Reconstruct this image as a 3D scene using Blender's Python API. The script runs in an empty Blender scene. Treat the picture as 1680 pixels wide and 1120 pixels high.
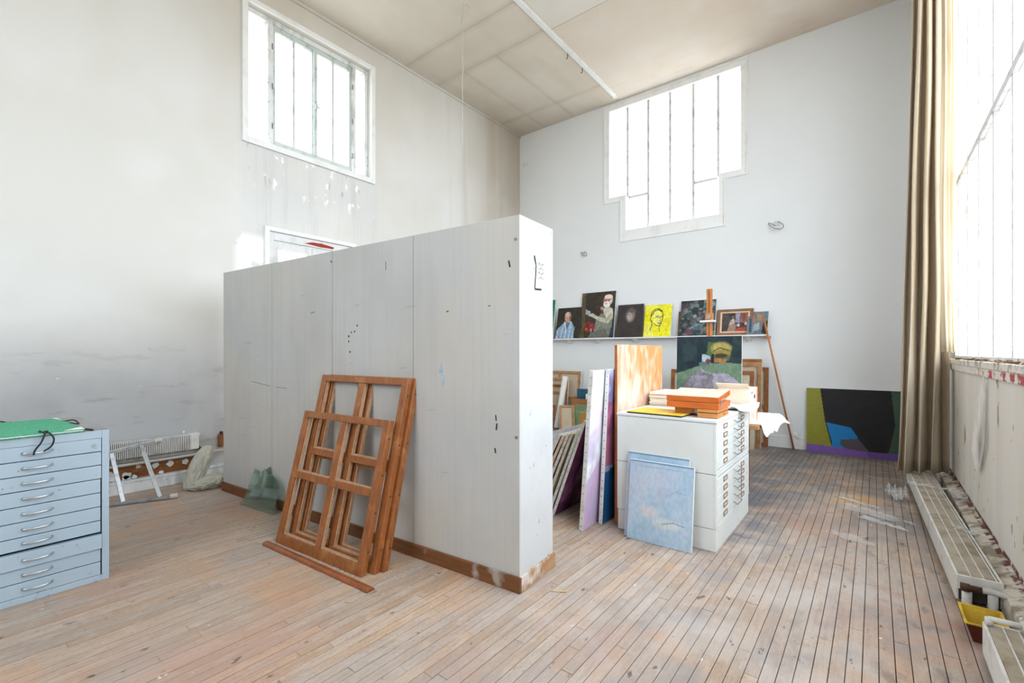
import bpy, math, random
import numpy as np
from mathutils import Vector, Matrix, noise as mnoise
random.seed(7)
R = math.radians
scene = bpy.context.scene
C = scene.collection

# ------------------------------------------------------------------ camera, sky, exposure
cam_d = bpy.data.cameras.new('camera')
cam_d.sensor_width = 36.0
cam_d.lens = 756.0 / 1680.0 * 36.0
cam_d.shift_y = 17.0 / 1680.0
cam_d.clip_start = 0.02
cam = bpy.data.objects.new('camera', cam_d)
C.objects.link(cam)
cam.location = (0, 0, 1.4)
cam.rotation_euler = (R(90), 0, R(38.2))
scene.camera = cam

world = bpy.data.worlds.new('overcast_sky')
scene.world = world
world.use_nodes = True
bg = world.node_tree.nodes['Background']
bg.inputs[0].default_value = (0.90, 0.965, 1.07, 1)
bg.inputs[1].default_value = 3.1
_n = world.node_tree.nodes; _l = world.node_tree.links          # overcast dome above, duller town below the horizon
_tc = _n.new('ShaderNodeTexCoord'); _sp = _n.new('ShaderNodeSeparateXYZ'); _mr = _n.new('ShaderNodeMapRange'); _mx = _n.new('ShaderNodeMix')
_mx.data_type = 'RGBA'
_l.new(_tc.outputs['Generated'], _sp.inputs[0]); _l.new(_sp.outputs[2], _mr.inputs[0])
_mr.inputs[1].default_value = -0.10; _mr.inputs[2].default_value = 0.0
_mx.inputs[6].default_value = (0.40, 0.40, 0.40, 1); _mx.inputs[7].default_value = (0.90, 0.965, 1.07, 1)
_l.new(_mr.outputs[0], _mx.inputs[0]); _l.new(_mx.outputs[2], bg.inputs[0])

scene.view_settings.view_transform = 'Standard'
scene.view_settings.look = 'None'
scene.view_settings.gamma = 1
scene.view_settings.use_curve_mapping = False
scene.view_settings.exposure = 1.22
try:
    scene.cycles.max_bounces = 8
    scene.cycles.diffuse_bounces = 4
    scene.cycles.transparent_max_bounces = 16
    scene.cycles.use_adaptive_sampling = True
    scene.cycles.adaptive_threshold = 0.06
    scene.cycles.sample_clamp_indirect = 8.0
    scene.cycles.caustics_reflective = False
    scene.cycles.caustics_refractive = False
except Exception:
    pass


def portal(name, loc, rot, sx, sy):          # sampling guide for the daylight in a window opening; emits nothing itself
    l = bpy.data.lights.new(name, 'AREA')
    l.shape = 'RECTANGLE'; l.size = sx; l.size_y = sy
    l.cycles.is_portal = True
    o = bpy.data.objects.new(name, l)
    C.objects.link(o); o.location = loc; o.rotation_euler = rot
    return o


XL, XR, YB, YF, ZC = -5.903, 0.62, 7.77, -3.0, 5.95
portal('daylight_glazing', (XR + 0.30, 3.5, 3.45), (0, R(90), 0), 4.3, 6.0)
portal('daylight_added_window', (-2.7, YF - 0.22, 3.9), (R(90), 0, 0), 3.2, 2.6)  # guides sampling through the window added behind the camera
portal('daylight_back_window', (-2.73, YB + 0.33, 4.65), (R(-90), 0, 0), 2.4, 2.6)
portal('daylight_left_window', (XL - 0.33, 3.23, 4.78), (0, R(-90), 0), 1.75, 1.9)


# ------------------------------------------------------------------ colour and material helpers
def lin(c):
    out = []
    for v in c[:3]:
        v = v / 255.0
        out.append(v / 12.92 if v <= 0.04045 else ((v + 0.055) / 1.055) ** 2.4)
    return (*out, 1.0)


def material(name, col, rough=0.6, layers=(), metallic=0.0, bump=None, spec=0.3, rand=0.0, translucent=0.0):
    """base colour plus noise layers: dict(c, s scale, st stretch, lo, hi, a amount, o offset, z/y/x=(from,to) world fade)"""
    m = bpy.data.materials.new(name)
    m.use_nodes = True
    nt = m.node_tree
    N, L = nt.nodes, nt.links
    b = N['Principled BSDF']
    b.inputs['Roughness'].default_value = rough
    b.inputs['Metallic'].default_value = metallic
    b.inputs['Specular IOR Level'].default_value = spec
    geo = N.new('ShaderNodeNewGeometry')
    sep = N.new('ShaderNodeSeparateXYZ')
    L.new(geo.outputs['Position'], sep.inputs[0])
    tc = N.new('ShaderNodeTexCoord')
    cur = N.new('ShaderNodeRGB')
    cur.outputs[0].default_value = lin(col)
    cur = cur.outputs[0]
    if rand:
        oi = N.new('ShaderNodeObjectInfo')
        ad = N.new('ShaderNodeMath'); ad.operation = 'ADD'
        L.new(oi.outputs['Random'], ad.inputs[0]); L.new(geo.outputs['Random Per Island'], ad.inputs[1])
        fr = N.new('ShaderNodeMath'); fr.operation = 'FRACT'
        L.new(ad.outputs[0], fr.inputs[0])
        mr = N.new('ShaderNodeMapRange')
        L.new(fr.outputs[0], mr.inputs[0])
        mr.inputs[3].default_value = 1 - rand; mr.inputs[4].default_value = 1 + rand
        hs = N.new('ShaderNodeHueSaturation')
        L.new(mr.outputs[0], hs.inputs['Value'])
        m2 = N.new('ShaderNodeMath'); m2.operation = 'MULTIPLY_ADD'
        L.new(fr.outputs[0], m2.inputs[0]); m2.inputs[1].default_value = 37.0; m2.inputs[2].default_value = 0.0
        f2 = N.new('ShaderNodeMath'); f2.operation = 'FRACT'
        L.new(m2.outputs[0], f2.inputs[0])
        ms = N.new('ShaderNodeMapRange')
        L.new(f2.outputs[0], ms.inputs[0]); ms.inputs[3].default_value = 0.78; ms.inputs[4].default_value = 1.22
        L.new(ms.outputs[0], hs.inputs['Saturation'])
        L.new(cur, hs.inputs['Color']); cur = hs.outputs[0]

    def noisefac(d):
        mp = N.new('ShaderNodeMapping')
        src = geo.outputs['Position'] if d.get('world', True) else tc.outputs['Object']
        L.new(src, mp.inputs[0])
        mp.inputs['Location'].default_value = d.get('o', (0, 0, 0))
        mp.inputs['Scale'].default_value = d.get('st', (1, 1, 1))
        if d.get('t') == 'v':
            n = N.new('ShaderNodeTexVoronoi'); n.inputs['Scale'].default_value = d['s']
            out = n.outputs['Distance']
        else:
            n = N.new('ShaderNodeTexNoise')
            n.inputs['Scale'].default_value = d['s']
            n.inputs['Detail'].default_value = d.get('d', 3)
            n.inputs['Roughness'].default_value = d.get('r', 0.6)
            out = n.outputs['Fac']
        L.new(mp.outputs[0], n.inputs['Vector'])
        return out

    def ranged(out, lo, hi):
        r = N.new('ShaderNodeMapRange'); r.clamp = True
        L.new(out, r.inputs[0])
        r.inputs[1].default_value = lo; r.inputs[2].default_value = hi
        return r.outputs[0]

    def mul(a, bb):
        k = N.new('ShaderNodeMath'); k.operation = 'MULTIPLY'
        L.new(a, k.inputs[0])
        if isinstance(bb, float):
            k.inputs[1].default_value = bb
        else:
            L.new(bb, k.inputs[1])
        return k.outputs[0]

    for d in layers:
        f = ranged(noisefac(d), d.get('lo', 0.4), d.get('hi', 0.7)) if 's' in d else None
        for ax, idx in (('x', 0), ('y', 1), ('z', 2)):
            for key in (ax, ax + '2'):
                if key in d:
                    src = sep.outputs[idx]
                    if 'wob' in d:
                        w = N.new('ShaderNodeMath'); w.operation = 'MULTIPLY_ADD'
                        L.new(noisefac(dict(s=d.get('ws', 1.3), o=(3.1, 7.7, 1.9))), w.inputs[0])
                        w.inputs[1].default_value = d['wob']
                        L.new(src, w.inputs[2]); src = w.outputs[0]
                    g = ranged(src, *d[key])
                    f = g if f is None else mul(f, g)
        f = mul(f, float(d.get('a', 0.5)))
        mx = N.new('ShaderNodeMix'); mx.data_type = 'RGBA'
        L.new(f, mx.inputs[0]); L.new(cur, mx.inputs[6])
        mx.inputs[7].default_value = lin(d['c'])
        cur = mx.outputs[2]
    L.new(cur, b.inputs['Base Color'])
    if bump:
        bn = N.new('ShaderNodeBump')
        bn.inputs['Strength'].default_value = bump.get('k', 0.3)
        bn.inputs['Distance'].default_value = bump.get('dist', 0.01)
        L.new(noisefac(bump), bn.inputs['Height'])
        L.new(bn.outputs[0], b.inputs['Normal'])
    if translucent:
        tr = N.new('ShaderNodeBsdfTranslucent')
        L.new(cur, tr.inputs[0])
        mxs = N.new('ShaderNodeMixShader'); mxs.inputs[0].default_value = translucent
        L.new(b.outputs[0], mxs.inputs[1]); L.new(tr.outputs[0], mxs.inputs[2])
        L.new(mxs.outputs[0], N['Material Output'].inputs[0])
    return m


def clear_material(name, tint, gloss=0.08, body=0.0, bodycol=(235, 240, 242), rough=0.05, ns=14):
    m = bpy.data.materials.new(name)
    m.use_nodes = True
    nt = m.node_tree; N, L = nt.nodes, nt.links
    N.remove(N['Principled BSDF'])
    t = N.new('ShaderNodeBsdfTransparent'); t.inputs[0].default_value = tint
    g = N.new('ShaderNodeBsdfGlossy'); g.inputs['Roughness'].default_value = rough
    g.inputs[0].default_value = (1, 1, 1, 1)
    mx = N.new('ShaderNodeMixShader'); mx.inputs[0].default_value = gloss
    L.new(t.outputs[0], mx.inputs[1]); L.new(g.outputs[0], mx.inputs[2])
    out = mx.outputs[0]
    if body:
        d = N.new('ShaderNodeBsdfDiffuse'); d.inputs[0].default_value = lin(bodycol)
        nz = N.new('ShaderNodeTexNoise'); nz.inputs['Scale'].default_value = ns; nz.inputs['Detail'].default_value = 2
        mr = N.new('ShaderNodeMapRange'); L.new(nz.outputs['Fac'], mr.inputs[0])
        mr.inputs[1].default_value = 0.35; mr.inputs[2].default_value = 0.7
        mr.inputs[3].default_value = body * 0.5; mr.inputs[4].default_value = min(1.0, body * 1.6)
        m2 = N.new('ShaderNodeMixShader')
        L.new(mr.outputs[0], m2.inputs[0]); L.new(out, m2.inputs[1]); L.new(d.outputs[0], m2.inputs[2])
        out = m2.outputs[0]
    L.new(out, N['Material Output'].inputs[0])
    return m


def paint_material():
    m = bpy.data.materials.new('oil_paint')
    m.use_nodes = True
    nt = m.node_tree; N, L = nt.nodes, nt.links
    a = N.new('ShaderNodeVertexColor'); a.layer_name = 'paint'
    b = N['Principled BSDF']; b.inputs['Roughness'].default_value = 0.55
    b.inputs['Specular IOR Level'].default_value = 0.25
    nz = N.new('ShaderNodeTexNoise'); nz.inputs['Scale'].default_value = 60
    tc = N.new('ShaderNodeTexCoord'); L.new(tc.outputs['Object'], nz.inputs['Vector'])
    bn = N.new('ShaderNodeBump'); bn.inputs['Strength'].default_value = 0.25; bn.inputs['Distance'].default_value = 0.003
    L.new(nz.outputs['Fac'], bn.inputs['Height']); L.new(bn.outputs[0], b.inputs['Normal'])
    L.new(a.outputs[0], b.inputs['Base Color'])
    return m


M = {}
M['wall_left'] = material('left_wall_plaster', (220, 217, 210), 0.85, [
    dict(c=(230, 229, 226), s=0.6, lo=0.45, hi=0.62, a=0.6),
    dict(c=(196, 182, 158), s=0.5, st=(1, 1, 0.25), lo=0.42, hi=0.75, a=0.6, z=(3.2, 5.6)),
    dict(c=(176, 160, 132), s=1.2, st=(1, 2.0, 0.12), lo=0.5, hi=0.72, a=0.6, y=(4.4, 7.6), z=(2.6, 3.8)),
    dict(c=(160, 143, 118), s=0.4, lo=0.2, hi=0.5, a=0.55, y=(6.2, 7.7), wob=0.5),
    dict(c=(170, 171, 174), a=0.72, z=(2.0, 1.15), wob=0.5, y=(3.2, 2.0)),
    dict(c=(150, 150, 152), s=1.6, lo=0.46, hi=0.66, a=0.45, z=(1.5, 0.7)),
    dict(c=(140, 138, 136), s=5, st=(1, 0.5, 2.2), lo=0.58, hi=0.68, a=0.35, z=(1.6, 1.0)),
    dict(c=(212, 213, 212), s=1.0, lo=0.35, hi=0.65, a=0.5, y=(2.25, 2.35), y2=(4.3, 4.2), z=(3.98, 3.9)),
    dict(c=(194, 194, 193), s=4.0, st=(1, 2.4, 0.2), lo=0.48, hi=0.72, a=0.5, y=(2.1, 2.6), y2=(4.4, 3.9), z=(4.0, 3.8)),
    dict(c=(246, 246, 245), s=6.5, st=(1, 1.3, 0.8), lo=0.62, hi=0.635, a=0.95, y=(2.4, 2.6), y2=(4.2, 4.0), z=(4.0, 3.85), z2=(3.3, 3.5)),
    dict(c=(128, 122, 112), s=5.0, st=(1, 2, 0.6), lo=0.63, hi=0.67, a=0.6, y=(2.3, 2.5), y2=(4.2, 4.0), z=(4.0, 3.9), z2=(3.4, 3.7)),
    dict(c=(250, 250, 248), s=3.0, lo=0.38, hi=0.44, a=0.9, y=(2.20, 2.3), y2=(2.62, 2.55), z=(2.85, 2.75), z2=(2.2, 2.3)),
    dict(c=(120, 118, 116), s=34, lo=0.74, hi=0.77, a=0.6, z=(2.2, 1.4)),
    dict(c=(248, 248, 246), s=14, lo=0.745, hi=0.755, a=0.9, z=(1.4, 1.0)),
], bump=dict(s=9, k=0.12, dist=0.006))
M['wall_back'] = material('back_wall_paint', (234, 236, 236), 0.8, [
    dict(c=(226, 228, 229), s=0.7, lo=0.4, hi=0.7, a=0.5),
    dict(c=(214, 200, 168), s=4.0, lo=0.55, hi=0.66, a=0.7, x=(-5.86, -5.8), x2=(-5.5, -5.62), z=(4.9, 5.0), z2=(5.4, 5.3)),
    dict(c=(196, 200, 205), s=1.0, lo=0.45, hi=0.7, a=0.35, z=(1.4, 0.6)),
], bump=dict(s=12, k=0.05, dist=0.004))
M['wall_right'] = material('right_wall_peeling_paint', (226, 222, 214), 0.7, [
    dict(c=(208, 198, 182), s=2.0, st=(1, 1.6, 0.15), lo=0.45, hi=0.7, a=0.7),
    dict(c=(110, 88, 66), s=11, st=(1, 1.4, 0.55), lo=0.665, hi=0.69, a=0.85, z=(0.75, 0.3)),
    dict(c=(120, 100, 80), s=6, st=(1, 1.2, 0.5), lo=0.66, hi=0.685, a=0.8),
    dict(c=(96, 26, 32), s=13, lo=0.42, hi=0.5, a=0.95, z=(0.205, 0.195), wob=0.02),
], bump=dict(s=6, k=0.15, dist=0.006))
M['sill'] = material('peeling_sill_paint', (228, 224, 216), 0.7, [
    dict(c=(120, 96, 70), s=9, st=(1, 1, 1), lo=0.52, hi=0.6, a=0.85, z=(1.27, 1.33)),
    dict(c=(150, 112, 72), s=16, lo=0.58, hi=0.64, a=0.8),
    dict(c=(176, 66, 70), s=7, st=(1, 1, 1.5), lo=0.52, hi=0.54, a=0.95, y=(5.0, 4.5), z=(1.29, 1.27)),
], bump=dict(s=20, k=0.5, dist=0.01))
M['ledge'] = material('dirty_ledge_paint', (206, 198, 184), 0.8, [
    dict(c=(112, 98, 80), s=8, lo=0.48, hi=0.62, a=0.75),
    dict(c=(94, 30, 34), s=12, lo=0.45, hi=0.52, a=0.9, x=(0.588, 0.598)),
    dict(c=(236, 232, 224), s=17, lo=0.62, hi=0.66, a=0.8),
], bump=dict(s=25, k=0.4, dist=0.006))
M['ceiling_beige'] = material('ceiling_beige_board', (226, 218, 205), 0.85, [
    dict(c=(210, 200, 184), s=0.7, lo=0.4, hi=0.7, a=0.8),
    dict(c=(194, 180, 158), s=0.5, st=(2.0, 0.5, 1), lo=0.5, hi=0.75, a=0.45),
    dict(c=(170, 156, 134), s=0.35, lo=0.2, hi=0.5, a=0.45, y=(6.4, 7.7), x=(-4.4, -5.8)),
    dict(c=(178, 162, 140), s=1.5, lo=0.2, hi=0.6, a=0.38, y=(4.62, 4.72), y2=(4.82, 4.72)),
    dict(c=(178, 162, 140), s=1.5, lo=0.2, hi=0.6, a=0.38, y=(5.28, 5.40), y2=(5.52, 5.40)),
    dict(c=(178, 162, 140), s=1.5, lo=0.2, hi=0.6, a=0.38, y=(7.02, 7.12), y2=(7.22, 7.12)),
    dict(c=(182, 168, 146), s=1.5, lo=0.2, hi=0.6, a=0.25, x=(-5.33, -5.25), x2=(-5.17, -5.25), y=(5.38, 5.42)),
    dict(c=(182, 168, 146), s=1.5, lo=0.2, hi=0.6, a=0.25, x=(-4.65, -4.57), x2=(-4.49, -4.57), y=(5.38, 5.42))])
M['ceiling_warm'] = material('ceiling_warm_board', (226, 214, 200), 0.85, [
    dict(c=(214, 196, 176), s=0.6, lo=0.4, hi=0.7, a=0.6),
    dict(c=(230, 224, 216), s=0.9, lo=0.45, hi=0.65, a=0.7, o=(4, 4, 4)),
    dict(c=(196, 174, 148), s=2.0, st=(1, 4, 1), lo=0.55, hi=0.75, a=0.5, y=(7.0, 7.7)),
])
M['ceiling_white'] = material('ceiling_white_board', (232, 227, 219), 0.85, [dict(c=(220, 212, 200), s=0.8, lo=0.4, hi=0.7, a=0.6)])
M['seam'] = material('ceiling_seam_filler', (196, 182, 158), 0.9, [dict(c=(176, 160, 136), s=3, a=0.5)])
M['white_trim'] = material('white_trim_paint', (240, 240, 238), 0.5, [dict(c=(214, 212, 206), s=5, lo=0.5, hi=0.7, a=0.4)])
M['old_white'] = material('flaking_white_paint', (232, 234, 232), 0.55, [
    dict(c=(176, 178, 172), s=7, st=(1, 1, 0.4), lo=0.5, hi=0.66, a=0.7),
    dict(c=(110, 112, 108), s=15, lo=0.64, hi=0.7, a=0.7)], bump=dict(s=30, k=0.3, dist=0.004))
M['green_grey'] = material('grey_green_window_paint', (206, 213, 207), 0.55, [dict(c=(160, 170, 166), s=8, lo=0.5, hi=0.66, a=0.7)])
M['steel_bar'] = material('painted_steel_bar', (222, 222, 222), 0.5, [dict(c=(170, 166, 164), s=9, lo=0.5, hi=0.65, a=0.7)])
M['door_paint'] = material('chipped_door_paint', (226, 226, 224), 0.5, [
    dict(c=(176, 72, 62), s=9, st=(1, 0.9, 2), lo=0.68, hi=0.70, a=0.9),
    dict(c=(190, 190, 186), s=6, lo=0.5, hi=0.65, a=0.5)])
M['glass'] = clear_material('window_glass', (0.97, 0.985, 0.98, 1), 0.05)
M['glass_green'] = clear_material('broken_green_glass', (0.74, 0.84, 0.79, 1), 0.14, 0.05, (180, 205, 195))
M['plastic'] = clear_material('clear_plastic_film', (0.97, 0.97, 0.97, 1), 0.1, 0.26, (226, 228, 228), 0.25)
M['film'] = clear_material('milky_plastic_film', (0.97, 0.97, 0.97, 1), 0.04, 0.55, (236, 234, 230), 0.35, 1.5)
M['board'] = material('worn_floor_board', (184, 162, 143), 0.58, [
    dict(c=(140, 112, 88), s=10, st=(6, 0.35, 1), lo=0.45, hi=0.75, a=0.55, d=5),
    dict(c=(120, 100, 84), s=60, st=(2.0, 0.7, 1), lo=0.5, hi=0.75, a=0.5, o=(1, 5, 0)),
    dict(c=(206, 190, 174), s=9, st=(2.5, 0.8, 1), lo=0.52, hi=0.72, a=0.45, o=(9, 2, 0)),
    dict(c=(168, 158, 152), s=0.8, lo=0.42, hi=0.62, a=0.5, o=(3, 3, 0)),
    dict(c=(202, 154, 112), s=1.3, lo=0.54, hi=0.68, a=0.5, o=(1, 0, 0)),
    dict(c=(180, 138, 122), s=1.1, lo=0.53, hi=0.66, a=0.4, o=(13, 5, 0)),
    dict(c=(138, 136, 140), s=3.2, st=(1.4, 0.9, 1), lo=0.50, hi=0.66, a=0.55, o=(0, 8, 0), x=(-2.0, -0.9), d=5),
    dict(c=(112, 106, 104), s=7, st=(1.6, 0.8, 1), lo=0.56, hi=0.66, a=0.55, o=(4, 8, 0), x=(-0.6, 0.1), d=5),
    dict(c=(198, 192, 188), s=2.2, lo=0.46, hi=0.64, a=0.45, o=(7, 1, 0), x=(-2.0, -0.6), y=(4.2, 3.4)),
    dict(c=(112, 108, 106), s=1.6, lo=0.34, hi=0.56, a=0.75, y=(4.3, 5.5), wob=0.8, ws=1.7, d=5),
    dict(c=(194, 148, 92), s=3.0, lo=0.50, hi=0.62, a=0.65, y=(4.6, 5.4), y2=(6.6, 6.0), x=(-1.3, -0.9), o=(5, 1, 0), d=5),
    dict(c=(176, 178, 176), s=5.0, st=(0.7, 1.6, 1), lo=0.58, hi=0.68, a=0.6, y=(4.8, 5.6), o=(8, 3, 0), d=5),
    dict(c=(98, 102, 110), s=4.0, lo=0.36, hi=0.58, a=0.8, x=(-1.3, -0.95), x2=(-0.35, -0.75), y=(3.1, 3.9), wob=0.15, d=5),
    dict(c=(74, 64, 56), s=16, st=(1, 0.45, 1), lo=0.66, hi=0.71, a=0.75),
    dict(c=(234, 230, 224), s=20, st=(1, 0.6, 1), lo=0.71, hi=0.74, a=0.7, o=(2, 7, 0)),
], bump=dict(s=14, st=(5, 0.4, 1), k=0.2, dist=0.003), rand=0.13, spec=0.3)
M['gap'] = material('floor_gap_dirt', (40, 33, 28), 0.95, [dict(c=(52, 44, 38), s=6, a=0.6)])
M['partition'] = material('partition_board_paint', (193, 192, 189), 0.8, [
    dict(c=(198, 190, 177), s=0.9, lo=0.42, hi=0.66, a=0.75),
    dict(c=(178, 177, 175), s=1.7, st=(1, 1, 0.6), lo=0.45, hi=0.7, a=0.6, o=(3, 0, 2)),
    dict(c=(174, 172, 170), s=14, st=(2.2, 2.2, 0.06), lo=0.45, hi=0.8, a=0.35, d=3),
    dict(c=(150, 146, 142), s=6, st=(0.4, 1, 2.6), lo=0.68, hi=0.72, a=0.4),
    dict(c=(92, 90, 90), s=26, st=(1, 1, 1.5), lo=0.765, hi=0.78, a=0.7)], bump=dict(s=60, st=(2, 2, 0.2), k=0.06, dist=0.002))
M['partition_end'] = material('partition_end_paint', (196, 196, 195), 0.7, [
    dict(c=(182, 182, 183), s=3, lo=0.5, hi=0.7, a=0.5), dict(c=(96, 98, 104), s=24, st=(1, 1, 0.5), lo=0.68, hi=0.72, a=0.7)])
M['brown_wood'] = material('stained_baseboard_wood', (128, 82, 48), 0.5, [
    dict(c=(92, 56, 32), s=8, st=(0.5, 0.5, 6), lo=0.4, hi=0.7, a=0.7),
    dict(c=(196, 190, 182), s=3, lo=0.62, hi=0.68, a=0.6)])
M['sash_wood'] = material('varnished_oak', (156, 94, 48), 0.38, [
    dict(c=(108, 60, 28), s=40, st=(1, 1, 0.12), lo=0.42, hi=0.72, a=0.65),
    dict(c=(196, 132, 76), s=9, lo=0.55, hi=0.72, a=0.5)], spec=0.5)
M['sash_inner'] = material('raw_rebate_wood', (196, 160, 128), 0.6, [dict(c=(160, 118, 84), s=30, a=0.6)])
M['strip_wood'] = material('glossy_brown_moulding', (150, 84, 44), 0.3, [dict(c=(96, 50, 26), s=18, a=0.6)], spec=0.5)
M['easel_wood'] = material('orange_beech_wood', (196, 124, 66), 0.45, [
    dict(c=(156, 88, 40), s=20, st=(2, 2, 0.4), lo=0.42, hi=0.7, a=0.6)])
M['stretcher'] = material('stretcher_bar_wood', (188, 142, 96), 0.6, [dict(c=(146, 98, 58), s=9, lo=0.42, hi=0.7, a=0.7)])
M['stretcher_dark'] = material('aged_stretcher_wood', (162, 104, 60), 0.6, [dict(c=(112, 66, 36), s=9, lo=0.42, hi=0.7, a=0.7)])
M['raw_canvas'] = material('raw_linen_canvas', (206, 190, 166), 0.9, [dict(c=(180, 160, 132), s=5, a=0.5)])
M['canvas_edge'] = material('white_canvas_edge', (228, 226, 222), 0.85, [dict(c=(190, 184, 176), s=12, lo=0.5, hi=0.7, a=0.6)])
M['canvas_cream'] = material('cream_canvas_edge', (216, 206, 184), 0.85, [dict(c=(176, 164, 140), s=12, lo=0.5, hi=0.7, a=0.6)])
M['dark_edge'] = material('dark_canvas_edge', (86, 78, 70), 0.8, [dict(c=(60, 54, 50), s=12, a=0.6)])
M['staple'] = material('staple_steel', (92, 90, 90), 0.5, [dict(c=(60, 58, 58), s=40, a=0.5)], metallic=0.6)
M['paint'] = paint_material()
M['blue_steel'] = material('blue_enamel_steel', (172, 191, 204), 0.42, [
    dict(c=(186, 203, 214), s=1.5, lo=0.45, hi=0.65, a=0.6),
    dict(c=(122, 124, 122), s=26, st=(1, 1, 0.8), lo=0.69, hi=0.72, a=0.7),
    dict(c=(140, 138, 130), s=7, st=(1, 1, 1), lo=0.66, hi=0.7, a=0.5),
    dict(c=(96, 96, 96), s=40, lo=0.6, hi=0.68, a=0.6, z=(0.1, 0.0))], spec=0.45)
M['grey_top'] = material('worn_grey_steel', (152, 153, 152), 0.45, [
    dict(c=(128, 122, 114), s=4, lo=0.45, hi=0.65, a=0.6), dict(c=(126, 98, 70), s=8, lo=0.64, hi=0.7, a=0.6)])
M['shadow_gap'] = material('dark_cabinet_cavity', (40, 42, 45), 0.9, [dict(c=(28, 30, 32), s=5, a=0.5)])
M['nickel'] = material('nickel_handle', (206, 208, 210), 0.28, [dict(c=(150, 150, 150), s=30, lo=0.5, hi=0.7, a=0.5)], metallic=0.85, spec=0.5)
M['handle_dark'] = material('tarnished_wire_handle', (150, 150, 150), 0.35, [dict(c=(90, 90, 90), s=30, a=0.6)], metallic=0.7)
M['brass_label'] = material('tarnished_label_frame', (150, 122, 104), 0.45, [dict(c=(116, 96, 86), s=30, a=0.5)], metallic=0.4)
M['card'] = material('label_card', (222, 206, 192), 0.8, [dict(c=(200, 184, 168), s=20, a=0.5)])
M['white_steel'] = material('white_enamel_steel', (224, 226, 223), 0.42, [
    dict(c=(208, 211, 206), s=1.6, lo=0.42, hi=0.66, a=0.6),
    dict(c=(168, 166, 160), s=10, st=(1, 1, 3), lo=0.68, hi=0.72, a=0.5)], spec=0.4)
M['green_cover'] = material('green_marbled_cover', (58, 172, 128), 0.55, [
    dict(c=(20, 120, 82), s=150, lo=0.48, hi=0.56, a=0.8, d=2), dict(c=(112, 206, 168), s=120, lo=0.56, hi=0.62, a=0.7, d=2, o=(5, 0, 0))])
M['black_ribbon'] = material('black_ribbon', (34, 34, 38), 0.6, [dict(c=(60, 60, 66), s=40, a=0.5)])
M['white_paper'] = material('white_paper', (242, 241, 236), 0.8, [dict(c=(226, 222, 212), s=6, a=0.5)])
M['cream_paper'] = material('cream_paper_stack', (244, 236, 222), 0.85, [dict(c=(222, 208, 188), s=60, st=(0.2, 0.2, 4), lo=0.5, hi=0.65, a=0.6)])
M['grey_metal'] = material('dull_aluminium', (178, 180, 182), 0.38, [dict(c=(128, 130, 132), s=16, lo=0.45, hi=0.68, a=0.6)], metallic=0.75)
M['rad_white'] = material('radiator_enamel', (226, 224, 218), 0.5, [dict(c=(186, 178, 164), s=8, lo=0.5, hi=0.68, a=0.6)])
M['rad_dust'] = material('dusty_radiator_grille', (190, 179, 162), 0.85, [dict(c=(150, 134, 112), s=7, lo=0.45, hi=0.65, a=0.8)])
M['rad_dark'] = material('radiator_inside', (70, 64, 58), 0.9, [dict(c=(48, 44, 40), s=9, a=0.5)])
M['pipe_paint'] = material('greyed_pipe_paint', (196, 192, 184), 0.5, [dict(c=(150, 142, 130), s=10, lo=0.5, hi=0.65, a=0.6)])
M['bare_wood'] = material('exposed_brown_batten', (146, 90, 46), 0.7, [
    dict(c=(104, 58, 30), s=6, st=(1, 0.6, 2), a=0.7), dict(c=(176, 128, 80), s=12, lo=0.58, hi=0.68, a=0.6)])
M['plaster'] = material('white_plaster_lump', (228, 228, 226), 0.9, [dict(c=(200, 198, 194), s=12, a=0.6)], bump=dict(s=30, k=0.5, dist=0.006))
M['sack'] = material('pale_grey_plastic_sack', (198, 193, 178), 0.5, [dict(c=(170, 164, 146), s=9, lo=0.45, hi=0.68, a=0.7)], bump=dict(s=12, k=0.5, dist=0.02), translucent=0.15)
M['grey_cloth'] = material('grey_wool_cloth', (124, 120, 130), 0.95, [dict(c=(88, 84, 92), s=12, lo=0.4, hi=0.7, a=0.7), dict(c=(176, 172, 178), s=60, lo=0.55, hi=0.65, a=0.5)], bump=dict(s=80, k=0.4, dist=0.004))
M['white_cloth'] = material('white_dust_sheet', (238, 238, 236), 0.9, [dict(c=(218, 218, 218), s=5, a=0.5)], bump=dict(s=14, k=0.4, dist=0.01))
M['linen'] = material('beige_linen_curtain', (216, 203, 182), 0.95, [
    dict(c=(198, 180, 152), s=3, st=(2, 2, 0.15), lo=0.4, hi=0.7, a=0.6), dict(c=(222, 210, 190), s=60, st=(1, 1, 0.3), lo=0.5, hi=0.7, a=0.5)], bump=dict(s=160, k=0.25, dist=0.002), translucent=0.3)
M['lining'] = material('cream_thin_curtain', (240, 230, 208), 0.95, [dict(c=(232, 214, 180), s=2, st=(1, 1, 0.3), a=0.5)], translucent=0.5)
M['cardboard'] = material('tan_cardboard', (206, 170, 128), 0.85, [dict(c=(184, 146, 104), s=8, a=0.5)])
M['brown_card'] = material('brown_cardboard', (168, 116, 70), 0.85, [dict(c=(140, 92, 54), s=8, a=0.5)])
M['white_card'] = material('pale_archive_cardboard', (240, 224, 206), 0.85, [dict(c=(226, 204, 180), s=6, a=0.5)])
M['pink_card'] = material('faded_red_card_edge', (220, 150, 128), 0.85, [dict(c=(200, 120, 98), s=9, a=0.5)])
M['dark_print'] = material('dark_printing', (64, 58, 54), 0.8, [dict(c=(44, 40, 38), s=9, a=0.5)])
M['tan_print'] = material('brown_printing', (176, 146, 118), 0.8, [dict(c=(150, 122, 98), s=20, a=0.5)])
M['orange_box'] = material('varnished_orange_wood', (206, 106, 36), 0.32, [dict(c=(172, 78, 22), s=14, st=(0.4, 1, 2), lo=0.42, hi=0.7, a=0.6)], spec=0.5)
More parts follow.
